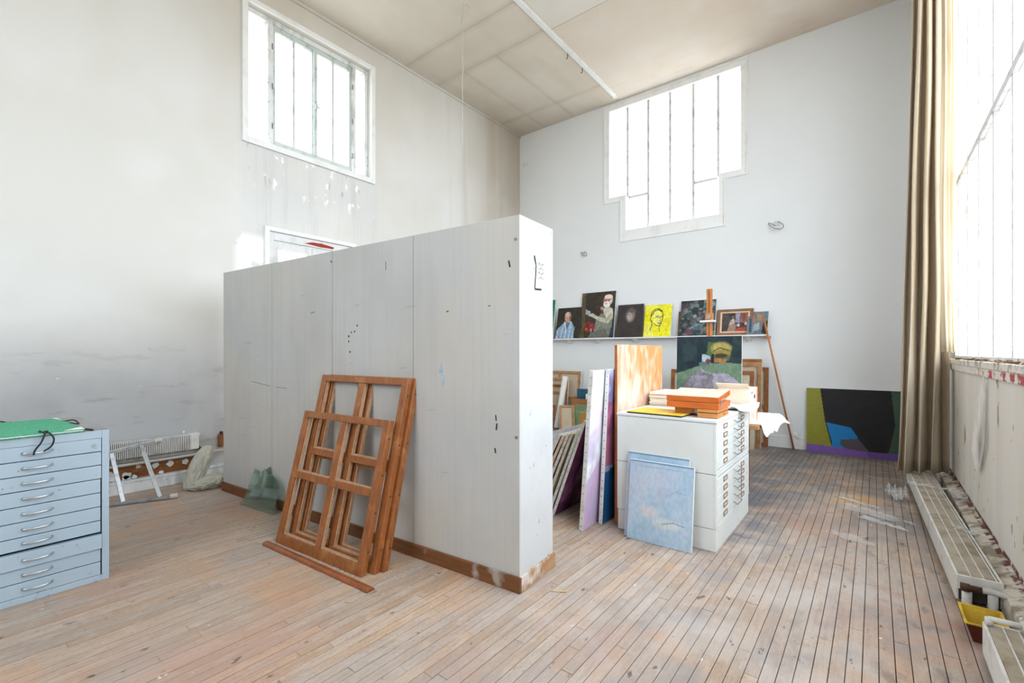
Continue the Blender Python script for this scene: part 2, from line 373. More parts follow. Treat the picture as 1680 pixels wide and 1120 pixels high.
M['box_lid'] = material('pale_lid_top_wood', (222, 194, 172), 0.35, [dict(c=(206, 166, 132), s=8, a=0.5)], spec=0.6)
M['small_box'] = material('light_brown_box_wood', (200, 136, 76), 0.45, [dict(c=(168, 102, 50), s=16, a=0.6)])
M['yellow_card'] = material('yellow_folder_card', (246, 206, 58), 0.5, [dict(c=(240, 190, 84), s=3, a=0.6)])
M['black_card'] = material('black_card_edge', (44, 42, 42), 0.6, [dict(c=(30, 28, 28), s=20, a=0.5)])
M['plank'] = material('whitewashed_orange_plank', (200, 138, 82), 0.6, [
    dict(c=(222, 206, 194), s=4, st=(1, 1.5, 0.6), lo=0.40, hi=0.60, a=0.9),
    dict(c=(190, 112, 54), s=9, st=(1, 1.4, 0.3), lo=0.5, hi=0.7, a=0.6)])
M['plank_edge'] = material('plank_edge_wood', (176, 110, 62), 0.6, [dict(c=(140, 80, 40), s=12, a=0.6)])
M['tray_yellow'] = material('yellow_tray_plastic', (216, 182, 58), 0.45, [dict(c=(150, 120, 50), s=9, lo=0.5, hi=0.66, a=0.7)])
M['tray_brown'] = material('dark_red_tray_plastic', (96, 40, 32), 0.4, [dict(c=(70, 28, 24), s=9, a=0.5)])
M['copper_dark'] = material('dark_pipe_joint', (84, 58, 44), 0.45, [dict(c=(56, 40, 32), s=14, a=0.6)], metallic=0.3)
M['wire'] = material('pale_electric_wire', (206, 208, 200), 0.5, [dict(c=(160, 170, 160), s=20, a=0.5)])
M['wire_dark'] = material('dark_electric_wire', (96, 92, 84), 0.5, [dict(c=(140, 136, 126), s=20, a=0.5)])
M['debris'] = material('brown_paint_debris', (124, 92, 62), 0.9, [dict(c=(86, 60, 40), s=20, a=0.6), dict(c=(200, 190, 176), s=40, lo=0.6, hi=0.62, a=0.8)])
M['gilt'] = material('brown_gilt_frame', (146, 106, 76), 0.45, [dict(c=(110, 76, 52), s=14, a=0.6)])
M['gilt_inner'] = material('pale_frame_liner', (226, 196, 162), 0.6, [dict(c=(206, 172, 136), s=10, a=0.5)])
M['blue_mark'] = material('blue_paint_smear', (158, 178, 188), 0.8, [dict(c=(190, 196, 198), s=40, lo=0.45, hi=0.55, a=0.9)])
M['ink'] = material('black_ink', (40, 42, 44), 0.7, [dict(c=(60, 60, 62), s=30, a=0.5)])
M['teal_book'] = material('teal_book_cloth', (42, 92, 112), 0.6, [dict(c=(30, 70, 90), s=10, a=0.5)])


# ------------------------------------------------------------------ mesh helpers
class MB:
    def __init__(self):
        self.v = []; self.f = []

    def box(self, x0, x1, y0, y1, z0, z1, mat=None):
        p = [Vector((x, y, z)) for z in (z0, z1) for y in (y0, y1) for x in (x0, x1)]
        if mat is not None:
            p = [mat @ q for q in p]
        b = len(self.v); self.v += [tuple(q) for q in p]
        self.f += [tuple(b + i for i in q) for q in ((0, 2, 3, 1), (4, 5, 7, 6), (0, 1, 5, 4), (2, 6, 7, 3), (0, 4, 6, 2), (1, 3, 7, 5))]
        return self

    def bar(self, a, b, w, d, up=(0, 0, 1)):
        a, b = Vector(a), Vector(b)
        z = (b - a); ln = z.length; z.normalize()
        x = z.cross(Vector(up))
        if x.length < 1e-4:
            x = z.cross(Vector((1, 0, 0)))
        x.normalize(); y = z.cross(x)
        m = Matrix((x, y, z)).transposed().to_4x4(); m.translation = a
        return self.box(-w / 2, w / 2, -d / 2, d / 2, 0, ln, m)

    def tube(self, pts, r, n=8, cap=True, rr=None):
        pts = [Vector(p) for p in pts]
        base = len(self.v)
        prev = None
        for i, p in enumerate(pts):
            t = (pts[min(i + 1, len(pts) - 1)] - pts[max(i - 1, 0)]).normalized()
            if prev is None:
                x = t.cross(Vector((0, 0, 1)))
                if x.length < 1e-3:
                    x = t.cross(Vector((1, 0, 0)))
            else:
                x = prev - t * prev.dot(t)
                if x.length < 1e-4:
                    x = t.cross(Vector((0, 0, 1)))
            x.normalize(); prev = x; y = t.cross(x)
            rad = rr[i] if rr else r
            for k in range(n):
                a = 2 * math.pi * k / n
                self.v.append(tuple(p + x * math.cos(a) * rad + y * math.sin(a) * rad))
        for i in range(len(pts) - 1):
            for k in range(n):
                a = base + i * n + k; b = base + i * n + (k + 1) % n
                self.f.append((a, b, b + n, a + n))
        if cap:
            self.f.append(tuple(base + k for k in reversed(range(n))))
            e = base + (len(pts) - 1) * n
            self.f.append(tuple(e + k for k in range(n)))
        return self

    def prism(self, poly, z0, z1, axis='z'):
        """extrude a 2-D outline: axis z -> (x,y), y -> (x,z), x -> (y,z)"""
        def p3(q, h):
            return (q[0], q[1], h) if axis == 'z' else ((q[0], h, q[1]) if axis == 'y' else (h, q[0], q[1]))
        b = len(self.v); n = len(poly)
        self.v += [p3(q, z0) for q in poly] + [p3(q, z1) for q in poly]
        self.f.append(tuple(b + i for i in reversed(range(n)))); self.f.append(tuple(b + n + i for i in range(n)))
        for i in range(n):
            j = (i + 1) % n
            self.f.append((b + i, b + j, b + n + j, b + n + i))
        return self

    def mesh(self, name, m):
        me = bpy.data.meshes.new(name)
        me.from_pydata(self.v, [], self.f)
        me.materials.append(m)
        import bmesh
        bm = bmesh.new(); bm.from_mesh(me)
        bmesh.ops.recalc_face_normals(bm, faces=bm.faces)
        bm.to_mesh(me); bm.free()
        return me

    def build(self, name, m, parent=None, loc=(0, 0, 0), rot=(0, 0, 0), bevel=0.0, smooth=False):
        me = self.mesh(name, m)
        return link(name, me, parent, loc, rot, bevel, smooth)


def link(name, me, parent=None, loc=(0, 0, 0), rot=(0, 0, 0), bevel=0.0, smooth=False):
    o = bpy.data.objects.new(name, me)
    C.objects.link(o)
    o.parent = parent; o.location = loc; o.rotation_euler = rot
    if smooth:
        me.polygons.foreach_set('use_smooth', [True] * len(me.polygons))
    if bevel:
        b = o.modifiers.new('bevel', 'BEVEL'); b.width = bevel; b.segments = 2; b.limit_method = 'ANGLE'
    return o


def tag(o, label=None, cat=None, group=None, kind=None):
    if label: o['label'] = label
    if cat: o['category'] = cat
    if group: o['group'] = group
    if kind: o['kind'] = kind
    return o


def empty(name, loc=(0, 0, 0), rot=(0, 0, 0)):
    o = bpy.data.objects.new(name, None)
    o.empty_display_size = 0.1
    C.objects.link(o); o.location = loc; o.rotation_euler = rot
    return o


def cells(us, ws, solid, t0, t1, axis):
    """wall slab on a grid with openings; solid(u,w) tells filled cells; axis 'x' -> slab normal x (u=y), 'y' -> normal y (u=x); only outer faces"""
    mb = MB()
    def p(u, w, t):
        return (t, u, w) if axis == 'x' else (u, t, w)
    idx = {}
    def vid(q):
        k = tuple(round(c, 5) for c in q)
        if k not in idx:
            idx[k] = len(mb.v); mb.v.append(k)
        return idx[k]
    nu, nw = len(us) - 1, len(ws) - 1
    S = [[solid((us[i] + us[i + 1]) / 2, (ws[j] + ws[j + 1]) / 2) for j in range(nw)] for i in range(nu)]
    g = lambda i, j: 0 <= i < nu and 0 <= j < nw and S[i][j]
    for i in range(nu):
        for j in range(nw):
            if not S[i][j]:
                continue
            a, b, c, d = us[i], us[i + 1], ws[j], ws[j + 1]
            for t in (t0, t1):
                mb.f.append(tuple(vid(p(*q, t)) for q in ((a, c), (b, c), (b, d), (a, d))))
            if not g(i - 1, j): mb.f.append(tuple(vid(q) for q in (p(a, c, t0), p(a, d, t0), p(a, d, t1), p(a, c, t1))))
            if not g(i + 1, j): mb.f.append(tuple(vid(q) for q in (p(b, c, t0), p(b, d, t0), p(b, d, t1), p(b, c, t1))))
            if not g(i, j - 1): mb.f.append(tuple(vid(q) for q in (p(a, c, t0), p(b, c, t0), p(b, c, t1), p(a, c, t1))))
            if not g(i, j + 1): mb.f.append(tuple(vid(q) for q in (p(a, d, t0), p(b, d, t0), p(b, d, t1), p(a, d, t1))))
    return mb


# ------------------------------------------------------------------ painting helper: a grid of small coloured faces
def vnoise(nx, ny, sx, sy, seed):
    rs = np.random.RandomState(seed)
    gx, gy = max(2, int(sx) + 2), max(2, int(sy) + 2)
    L = rs.rand(gy, gx)
    u = np.linspace(0, sx, nx, endpoint=False); v = np.linspace(0, sy, ny, endpoint=False)
    ui, vi = u.astype(int), v.astype(int)
    fu, fv = u - ui, v - vi
    fu = fu * fu * (3 - 2 * fu); fv = fv * fv * (3 - 2 * fv)
    a = L[np.ix_(vi, ui)]; b = L[np.ix_(vi, ui + 1)]; c = L[np.ix_(vi + 1, ui)]; d = L[np.ix_(vi + 1, ui + 1)]
    return (a * (1 - fu) + b * fu) * (1 - fv)[:, None] + (c * (1 - fu) + d * fu) * fv[:, None]


class Ras:
    def __init__(self, nx, ny, bg):
        self.nx, self.ny = nx, ny
        self.a = np.ones((ny, nx, 3)) * np.array(bg, float)
        self.u, self.v = np.meshgrid((np.arange(nx) + 0.5) / nx, (np.arange(ny) + 0.5) / ny)

    def put(self, mask, col, al=1.0):
        k = (mask * al)[..., None]
        self.a = self.a * (1 - k) + np.array(col, float) * k
        return self

    def poly(self, pts, col, al=1.0):
        ins = np.zeros(self.u.shape, bool)
        n = len(pts)
        for i in range(n):
            x0, y0 = pts[i]; x1, y1 = pts[(i + 1) % n]
            if y0 == y1: continue
            c = ((y0 > self.v) != (y1 > self.v)) & (self.u < (x1 - x0) * (self.v - y0) / (y1 - y0) + x0)
            ins ^= c
        return self.put(ins.astype(float), col, al)

    def ell(self, cx, cy, rx, ry, col, soft=0.15, al=1.0):
        d = np.sqrt(((self.u - cx) / rx) ** 2 + ((self.v - cy) / ry) ** 2)
        return self.put(np.clip((1 - d) / max(soft, 1e-3) + 0.5, 0, 1), col, al)

    def line(self, pts, w, col, al=1.0):
        asp = self.ny / self.nx
        best = np.full(self.u.shape, 9.0)
        for (x0, y0), (x1, y1) in zip(pts[:-1], pts[1:]):
            dx, dy = x1 - x0, (y1 - y0) * asp
            px, py = self.u - x0, (self.v - y0) * asp
            t = np.clip((px * dx + py * dy) / (dx * dx + dy * dy + 1e-9), 0, 1)
            best = np.minimum(best, np.hypot(px - t * dx, py - t * dy))
        return self.put(np.clip((w - best) / (w * 0.5), 0, 1), col, al)

    def blotch(self, cols, sx, sy, seed, al=0.6, lo=0.5, hi=0.65):
        for i, c in enumerate(cols):
            n = vnoise(self.nx, self.ny, sx, sy, seed + i * 17)
            n = 0.65 * n + 0.35 * vnoise(self.nx, self.ny, sx * 2.7, sy * 2.7, seed + 5 + i * 17)
            self.put(np.clip((n - lo) / (hi - lo), 0, 1), c, al)
        return self

    def grain(self, k, seed=1):
        n = vnoise(self.nx, self.ny, self.nx / 2.5, self.ny / 4.0, seed) - 0.5
        self.a = self.a * (1 + k * n[..., None]); return self


def paint_mesh(w, h, ras, y=0.0):
    nx, ny = ras.nx, ras.ny
    xs = np.linspace(0, w, nx + 1); zs = np.linspace(0, h, ny + 1)
    X, Z = np.meshgrid(xs, zs)
    co = np.stack([X, np.full_like(X, y), Z], -1).reshape(-1, 3)
    i = np.arange(nx)[None, :] + (np.arange(ny) * (nx + 1))[:, None]
    faces = np.stack([i, i + 1, i + nx + 2, i + nx + 1], -1).reshape(-1, 4)
    me = bpy.data.meshes.new('painted_face')
    me.from_pydata(co.tolist(), [], faces.tolist())
    c = np.clip(ras.a / 255.0, 0, 1)
    c = np.where(c <= 0.04045, c / 12.92, ((c + 0.055) / 1.055) ** 2.4)
    rgba = np.concatenate([c, np.ones(c.shape[:2] + (1,))], -1).reshape(-1, 4)
    at = me.color_attributes.new('paint', 'FLOAT_COLOR', 'CORNER')
    at.data.foreach_set('color', np.repeat(rgba, 4, axis=0).astype(np.float32).ravel())
    me.materials.append(M['paint'])
    return me


def canvas(name, label, w, h, d, ras, loc, rotz=0.0, tilt=0.0, edge='canvas_edge', staples=False, cat='painting', group=None, roll=0.0):
    """origin at the bottom left front corner; width +x, height +z, painted side faces -y; tilt<0 leans back"""
    o = MB().box(0, w, 0, d, 0, h).build(name, M[edge], None, loc, (R(tilt), R(roll), R(rotz)), bevel=min(0.003, d * 0.2))
    tag(o, label, cat, group)
    if ras is not None:
        link('painted_face', paint_mesh(w - 0.004, h - 0.004, ras), o, (0.002, -0.0012, 0.002))
    if staples:
        mb = MB()
        z = 0.03
        while z < h - 0.01:
            mb.box(-0.0015, 0.0, d * 0.42, d * 0.66, z, z + 0.005)
            z += 0.065
        tag(mb.build('staples', M['staple'], o), kind='stuff')
    return o


def stretcher(name, label, w, h, loc, rotz=0, tilt=0, wood='stretcher', cross=True, bw=0.05, d=0.03, group=None, canv='raw_canvas', cat='canvas'):
    """a stretched canvas seen from behind: bars face -y"""
    o = empty(name, loc, (R(tilt), 0, R(rotz)))
    tag(o, label, cat, group)
    MB().box(0.002, w - 0.002, d - 0.006, d, 0.002, h - 0.002).build('canvas_sheet', M[canv], o)
    MB().box(-0.003, 0, 0.006, d, 0, h).box(w, w + 0.003, 0.006, d, 0, h).box(-0.003, w + 0.003, 0.006, d, h, h + 0.003).build('folded_edge', M['canvas_edge'], o)
    for a in ((0, bw, 0, h), (w - bw, w, 0, h), (bw, w - bw, 0, bw), (bw, w - bw, h - bw, h)):
        MB().box(a[0], a[1], 0, d - 0.006, a[2], a[3]).build('stretcher_bar', M[wood], o, bevel=0.003)
    if cross:
        MB().box(bw, w - bw, 0.004, d - 0.008, h / 2 - bw / 2, h / 2 + bw / 2).build('crossbar', M[wood], o, bevel=0.003)
        MB().box(w / 2 - bw / 2, w / 2 + bw / 2, 0.006, d - 0.008, bw, h / 2 - bw / 2).build('crossbar', M[wood], o, bevel=0.003)
        MB().box(w / 2 - bw / 2, w / 2 + bw / 2, 0.006, d - 0.008, h / 2 + bw / 2, h - bw).build('crossbar', M[wood], o, bevel=0.003)
    return o


def sheet(nu, nv, fn):
    """grid surface from fn(s,t) with s,t in 0..1"""
    mb = MB()
    for j in range(nv + 1):
        for i in range(nu + 1):
            mb.v.append(tuple(fn(i / nu, j / nv)))
    for j in range(nv):
        for i in range(nu):
            a = j * (nu + 1) + i
            mb.f.append((a, a + 1, a + nu + 2, a + nu + 1))
    return mb


def solidify(o, t):
    s = o.modifiers.new('solidify', 'SOLIDIFY'); s.thickness = t; s.offset = 0
    return o


def nz(x, y, z=0.0):
    return mnoise.noise(Vector((x, y, z)))


# ================================================================== THE SETTING
# ---- floor: boards run along y, 58 mm wide
floor = MB().box(XL - 0.3, XR + 0.3, YF - 0.2, YB + 0.35, -0.12, -0.012).build('floor', M['gap'])
tag(floor, 'worn narrow hardwood strip floor with paint stains', kind='structure')
BW = 0.058
A_ = R(38.2); FW = (-math.sin(A_), math.cos(A_)); RT = (math.cos(A_), math.sin(A_))


def seen(x, y):
    dep = x * FW[0] + y * FW[1]
    if dep < 0.3: return None
    u = 840 + 756 * (x * RT[0] + y * RT[1]) / dep; v = 577 + 756 * 1.4 / dep
    if not (0 <= u <= 1680 and v <= 1120): return None
    for (x0, y0, x1, y1) in ((-5.18, 1.86, -1.62, 2.135), (-1.62, 2.135, -1.655, 2.53), (-3.72, -0.5, -3.72, 0.7), (-1.61, 3.4, -0.865, 3.4), (-0.865, 3.4, -0.865, 4.45)):
        d1 = x * y0 - y * x0; d2 = x * y1 - y * x1
        rx, ry = x1 - x0, y1 - y0
        e1 = rx * (0 - y0) - ry * (0 - x0); e2 = rx * (y - y0) - ry * (x - x0)
        if d1 * d2 < 0 and e1 * e2 < 0: return None
    return dep


boards = []
rnd = random.Random(11)
x = XL + 0.002
while x < XR - 0.002:
    w = min(BW, XR - x)
    y = YF + rnd.uniform(-1.2, 0)
    while y < YB:
        ln = rnd.choice((0.55, 0.8, 1.0, 1.25, 1.5, 1.9))
        y0, y1 = max(y, YF), min(y + ln, YB)
        if y1 - y0 > 0.03:
            best = 0
            for k in range(5):
                yy = y0 + (y1 - y0) * (k + 0.5) / 5
                dep = seen(x + w / 2, yy)
                if dep: best += (y1 - y0) / 5 * w / dep ** 3
            boards.append((best, x, w, y0, y1, rnd.uniform(-0.0015, 0.0012)))
        y += ln
    x += BW
boards.sort(reverse=True)
cache = {}
stuff = MB()
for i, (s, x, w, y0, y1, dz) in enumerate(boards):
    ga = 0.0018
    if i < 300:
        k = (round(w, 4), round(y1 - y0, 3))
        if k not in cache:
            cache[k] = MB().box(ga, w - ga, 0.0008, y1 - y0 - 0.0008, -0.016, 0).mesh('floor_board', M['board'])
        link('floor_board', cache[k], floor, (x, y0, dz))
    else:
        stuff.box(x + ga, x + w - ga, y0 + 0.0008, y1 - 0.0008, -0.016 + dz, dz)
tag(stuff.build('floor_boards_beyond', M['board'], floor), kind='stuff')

# ---- ceiling
ceil = MB().box(XL - 0.3, XR + 0.3, YF - 0.2, YB + 0.35, ZC + 0.012, ZC + 0.15).build('ceiling', M['seam'])
tag(ceil, 'high warm stained board ceiling', kind='structure')
for (x0, x1, ys, xs, mk) in ((XL, -3.62, (YF, -1.0, 1.0, 2.9, 4.72, 5.40, 7.12, YB), (XL, -5.25, -4.57, -3.62), 'ceiling_beige'),):
    for a, b in zip(ys[:-1], ys[1:]):
        xx = xs if a >= 5.3 else (XL, -3.62)
        for c, d in zip(xx[:-1], xx[1:]):
            MB().box(c + 0.002, d - 0.002, a + 0.002, b - 0.002, ZC, ZC + 0.02).build('ceiling_panel', M[mk], ceil)
MB().box(-3.62 + 0.002, XR, 5.46, YB, ZC, ZC + 0.02).build('ceiling_panel', M['ceiling_warm'], ceil)
MB().box(-3.62 + 0.002, XR, YF, 5.455, ZC + 0.003, ZC + 0.02).build('ceiling_panel', M['ceiling_white'], ceil)

# ---- left wall with high window and glazed door
yw0, yw1, zw0, zw1 = 2.37, 4.09, 3.975, 5.60
yd0, yd1, zd1 = 2.64, 3.77, 2.86
wl = cells([YF - 0.2, yw0, yd0, yd1, yw1, YB + 0.3], [0, zd1, zw0, zw1, ZC + 0.02],
           lambda u, w: not ((yw0 < u < yw1 and zw0 < w < zw1) or (yd0 < u < yd1 and w < zd1)), XL - 0.3, XL, 'x').build('wall_left', M['wall_left'])
tag(wl, 'tall stained off white plaster wall with grey lower band', kind='structure')
tag(MB().box(XL, XL + 0.03, YF, YB, ZC - 0.035, ZC).build('trim_1', M['wall_left']), kind='structure')

# ---- back wall with stepped window
bx = (-3.92, -3.60, -1.86, -1.54)
zs1, zs2, zt = 3.40, 4.14, 5.90
wb = cells([XL - 0.3, bx[0], bx[1], bx[2], bx[3], XR + 0.3], [0, zs1, zs2, zt, ZC + 0.02],
           lambda u, w: not ((bx[0] < u < bx[3] and zs2 < w < zt) or (bx[1] < u < bx[2] and zs1 < w < zs2)), YB, YB + 0.3, 'y').build('wall_back', M['wall_back'])
tag(wb, 'tall white painted wall behind the picture shelf', kind='structure')

# ---- right wall below and above the big glazing, wall behind the camera
zg0, zg1 = 1.33, 5.6
GY = 0.3
wr = cells([YF - 0.2, GY, 6.5, YB + 0.3], [0, zg0 - 0.1, zg1, ZC + 0.02],
           lambda u, w: not (GY < u < 6.5 and zg0 - 0.1 < w < zg1), XR, XR + 0.3, 'x').build('wall_right', M['wall_right'])
tag(wr, 'low peeling wall under the big studio glazing', kind='structure')
fx0, fx1, fz0, fz1 = -4.3, -1.1, 2.6, 5.2  # opening for the window added to brighten the partition face
tag(cells([XL - 0.3, fx0, fx1, XR + 0.3], [0, fz0, fz1, ZC + 0.02], lambda u, w: not (fx0 < u < fx1 and fz0 < w < fz1), YF - 0.2, YF, 'y').build('wall_front', M['wall_back']), 'white wall behind the camera with an added high window', kind='structure')

# ---- skirtings
tag(MB().box(-1.95, -0.02, YB - 0.02, YB, 0, 0.16).box(-1.95, -0.02, YB - 0.024, YB, 0.16, 0.168).box(XL + 0.11, -1.95, YB - 0.02, YB, 0, 0.16).box(-0.02, XR, YB - 0.02, YB, 0, 0.16)
    .build('baseboard_back', M['white_trim'], bevel=0.003), kind='structure')
tag(MB().box(XL, XL + 0.10, YF, 2.55, 0, 0.105).box(XL, XL + 0.107, YF, 2.55, 0.105, 0.122).box(XL, XL + 0.1, 3.85, YB, 0, 0.12).build('baseboard_left', M['old_white'], bevel=0.004), kind='structure')
tag(MB().box(0.535, XR, YF, 6.9, 0, 0.135).prism([(0.535, 0.135), (XR, 0.135), (XR, 0.165)], YF, 6.9, 'y').build('baseboard_right', M['ledge'], bevel=0.004), 'dirty peeling ledge along the foot of the window wall', kind='structure')
# sill of the big glazing
sill = MB().box(XR - 0.03, XR + 0.3, YF, 6.55, 1.285, 1.33).box(XR - 0.02, XR + 0.02, YF, 6.55, 1.225, 1.285).build('trim_2', M['sill'], bevel=0.004)
tag(sill, 'peeling painted window sill with red patches', kind='structure')
fl = MB(); rr = random.Random(5)
for i in range(260):
    yy = rr.uniform(2.6, 6.5); xx = rr.uniform(XR - 0.03, XR + 0.12)
    s = rr.uniform(0.006, 0.028)
    m = Matrix.Translation((xx, yy, 1.332 + s * 0.35)) @ Matrix.Rotation(rr.uniform(0, 6.3), 4, 'Z') @ Matrix.Rotation(rr.uniform(-0.9, 0.9), 4, 'X')
    fl.box(-s, s, -s * 0.5, s * 0.5, -0.0012, 0.0012, m)
tag(fl.build('paint_flakes', M['debris'], sill), kind='stuff')

# ---- window_1: high window in the left wall
w1 = empty('window_1', (0, 0, 0)); tag(w1, 'high white framed casement window in the left wall', kind='structure')
cs = MB()
o0, o1, p0, p1 = 2.31, 4.155, 3.905, 5.655
for a in ((o0, o0 + 0.065, p0, p1), (o1 - 0.065, o1, p0, p1), (o0 + 0.065, o1 - 0.065, p0, p0 + 0.07), (o0 + 0.065, o1 - 0.065, p1 - 0.055, p1)):
    cs.box(XL - 0.005, XL + 0.035, a[0], a[1], a[2], a[3])
cs.build('casing', M['white_trim'], w1, bevel=0.004)
xg = XL - 0.10
fr = MB()
for a in ((yw0, yw0 + 0.05, zw0, zw1), (yw1 - 0.05, yw1, zw0, zw1), (yw0 + 0.05, yw1 - 0.05, zw0, zw0 + 0.05), (yw0 + 0.05, yw1 - 0.05, zw1 - 0.06, zw1)):
    fr.box(xg - 0.05, xg + 0.03, *a)
fr.build('window_frame', M['old_white'], w1, bevel=0.004)
for a, b in ((2.645, 2.71), (3.825, 3.89)):
    MB().box(xg - 0.045, xg + 0.03, a, b, zw0 + 0.05, zw1 - 0.06).build('mullion', M['old_white'], w1, bevel=0.004)
for (a, b) in ((2.71, 3.268), (3.268, 3.825)):
    c = MB()
    for q in ((a, a + 0.035, zw0 + 0.05, zw1 - 0.06), (b - 0.035, b, zw0 + 0.05, zw1 - 0.06), (a + 0.035, b - 0.035, zw0 + 0.05, zw0 + 0.11), (a + 0.035, b - 0.035, zw1 - 0.125, zw1 - 0.06)):
        c.box(xg - 0.035, xg + 0.012, *q)
    cc = c.build('casement', M['green_grey'], w1, bevel=0.003)
    m_ = (a + b) / 2
    MB().box(xg - 0.02, xg, m_ - 0.014, m_ + 0.014, zw0 + 0.11, zw1 - 0.125).build('glazing_bar', M['green_grey'], cc)
    for s0, s1 in ((a + 0.035, m_ - 0.009), (m_ + 0.009, b - 0.035)):
        MB().box(xg - 0.013, xg - 0.009, s0, s1, zw0 + 0.11, zw1 - 0.125).build('pane', M['glass'], cc)
MB().box(xg + 0.01, xg + 0.04, 3.245, 3.29, zw0 + 0.09, zw1 - 0.11).box(xg + 0.04, xg + 0.07, 3.255, 3.28, 4.68, 4.76).tube([(xg + 0.07, 3.267, 4.72), (xg + 0.085, 3.32, 4.70)], 0.009, 6).build('espagnolette_bolt', M['green_grey'], w1)
for s0, s1 in ((yw0 + 0.05, 2.645), (3.89, yw1 - 0.05)):
    MB().box(xg - 0.013, xg - 0.009, s0, s1, zw0 + 0.05, zw1 - 0.06).build('pane', M['glass'], w1)
for yy in (2.70, 3.835):
    for zz in (4.25, 4.75, 5.25):
        MB().tube([(xg + 0.034, yy, zz - 0.035), (xg + 0.034, yy, zz + 0.035)], 0.009, 6).build('hinge', M['handle_dark'], w1)

# ---- door_1: glazed double door, upper part seen above the partition
d1 = empty('door_1', (XL, 3.2, 0)); tag(d1, 'white glazed double door with chipped red paint behind the partition', kind='structure')
c = MB()
for a in ((-0.635, -0.58, 0, 2.95), (0.58, 0.635, 0, 2.95), (-0.58, 0.58, 2.90, 2.95)):
    c.box(-0.004, 0.04, *a)
c.build('architrave', M['white_trim'], d1, bevel=0.004)
c = MB()
for a in ((-0.575, -0.52, 0, 2.895), (0.52, 0.575, 0, 2.895), (-0.52, 0.52, 2.80, 2.895)):
    c.box(-0.1, 0.008, *a)
c.build('door_frame', M['door_paint'], d1, bevel=0.003)
for a, b in ((-0.515, -0.005), (0.005, 0.515)):
    c = MB()
    for q in ((a, a + 0.07, 0.01, 2.79), (b - 0.07, b, 0.01, 2.79), (a + 0.07, b - 0.07, 2.70, 2.79), (a + 0.07, b - 0.07, 0.01, 0.75), (a + 0.07, b - 0.07, 1.75, 1.80)):
        c.box(-0.07, -0.03, *q)
    lf = c.build('door_leaf', M['door_paint'], d1, bevel=0.003)
    for z0, z1 in ((0.75, 1.75), (1.80, 2.70)):
        MB().box(-0.052, -0.048, a + 0.07, b - 0.07, z0, z1).build('pane', M['glass'], lf)
MB().prism([(-0.12, 2.83), (-0.02, 2.86), (0.12, 2.865), (0.3, 2.845), (0.28, 2.82), (0.1, 2.815)], 0.007, 0.012, 'x').build('paint_chip', material('bare_red_primer', (172, 60, 48), 0.8, [dict(c=(140, 44, 36), s=12, a=0.6)]), d1)

# ---- window_2: stepped window in the back wall
w2 = empty('window_2'); tag(w2, 'stepped white studio window high in the back wall', kind='structure')
yg = YB + 0.08


def ring(poly, t):
    """inset of a rectilinear outline (counter-clockwise) by t"""
    n = len(poly); out = []
    for i in range(n):
        p, q, r_ = Vector(poly[i - 1]), Vector(poly[i]), Vector(poly[(i + 1) % n])
        a = (q - p).normalized(); b = (r_ - q).normalized()
        out.append(tuple(q + Vector((-a.y, a.x)) * t + Vector((-b.y, b.x)) * t))
    return out


def ring_frame(poly, t, y0, y1, name, m, parent):
    mb = MB(); inn = ring(poly, t); n = len(poly)
    for i in range(n):
        j = (i + 1) % n
        b = len(mb.v)
        for yy in (y0, y1):
            for q in (poly[i], poly[j], inn[j], inn[i]):
                mb.v.append((q[0], yy, q[1]))
        mb.f += [(b, b + 1, b + 2, b + 3), (b + 7, b + 6, b + 5, b + 4), (b, b + 4, b + 5, b + 1), (b + 2, b + 6, b + 7, b + 3)]
    return mb.build(name, m, parent)


outl = [(bx[1] - 0.02, zs1 - 0.02), (bx[2] + 0.02, zs1 - 0.02), (bx[2] + 0.02, zs2 - 0.02), (bx[3] + 0.02, zs2 - 0.02), (bx[3] + 0.02, zt + 0.015), (bx[0] - 0.02, zt + 0.015), (bx[0] - 0.02, zs2 - 0.02), (bx[1] - 0.02, zs2 - 0.02)]
ring_frame(outl, 0.022, YB - 0.02, YB + 0.02, 'casing', M['white_trim'], w2)
inn = [(bx[1], zs1), (bx[2], zs1), (bx[2], zs2), (bx[3], zs2), (bx[3], zt), (bx[0], zt), (bx[0], zs2), (bx[1], zs2)]
ring_frame(inn, 0.085, YB + 0.0, yg + 0.04, 'window_frame', M['white_trim'], w2)
MB().box(bx[1] + 0.08, bx[2] - 0.08, YB + 0.005, yg + 0.04, zs1 + 0.08, zs1 + 0.19).build('window_sill', M['white_trim'], w2, bevel=0.004)
cols = [bx[0] + 0.085, -3.507, -3.121, -2.739, -2.352, -1.968, bx[3] - 0.085]
for i, xx in enumerate(cols[1:-1]):
    zlo = zs2 + 0.07 if i in (0, 4) else zs1 + 0.19
    MB().box(xx - 0.02, xx + 0.02, yg - 0.02, yg + 0.02, zlo, zt - 0.085).build('glazing_bar', M['steel_bar'], w2)
for a, b in ((cols[1], cols[2]), (cols[4], cols[5])):
    MB().box(a + 0.013, b - 0.013, yg - 0.02, yg + 0.02, 4.165, 4.205).build('glazing_bar', M['steel_bar'], w2)
for i in range(6):
    a, b = cols[i] + 0.012, cols[i + 1] - 0.012
    if i in (0, 5): zz = [(zs2 + 0.085, zt - 0.085)]
    elif i in (1, 4): zz = [(4.205, zt - 0.085), (zs1 + 0.19, 4.175)]
    else: zz = [(zs1 + 0.19, zt - 0.085)]
    for z0, z1 in zz:
        MB().box(a, b, yg - 0.002, yg + 0.002, z0, z1).build('pane', M['glass'], w2)

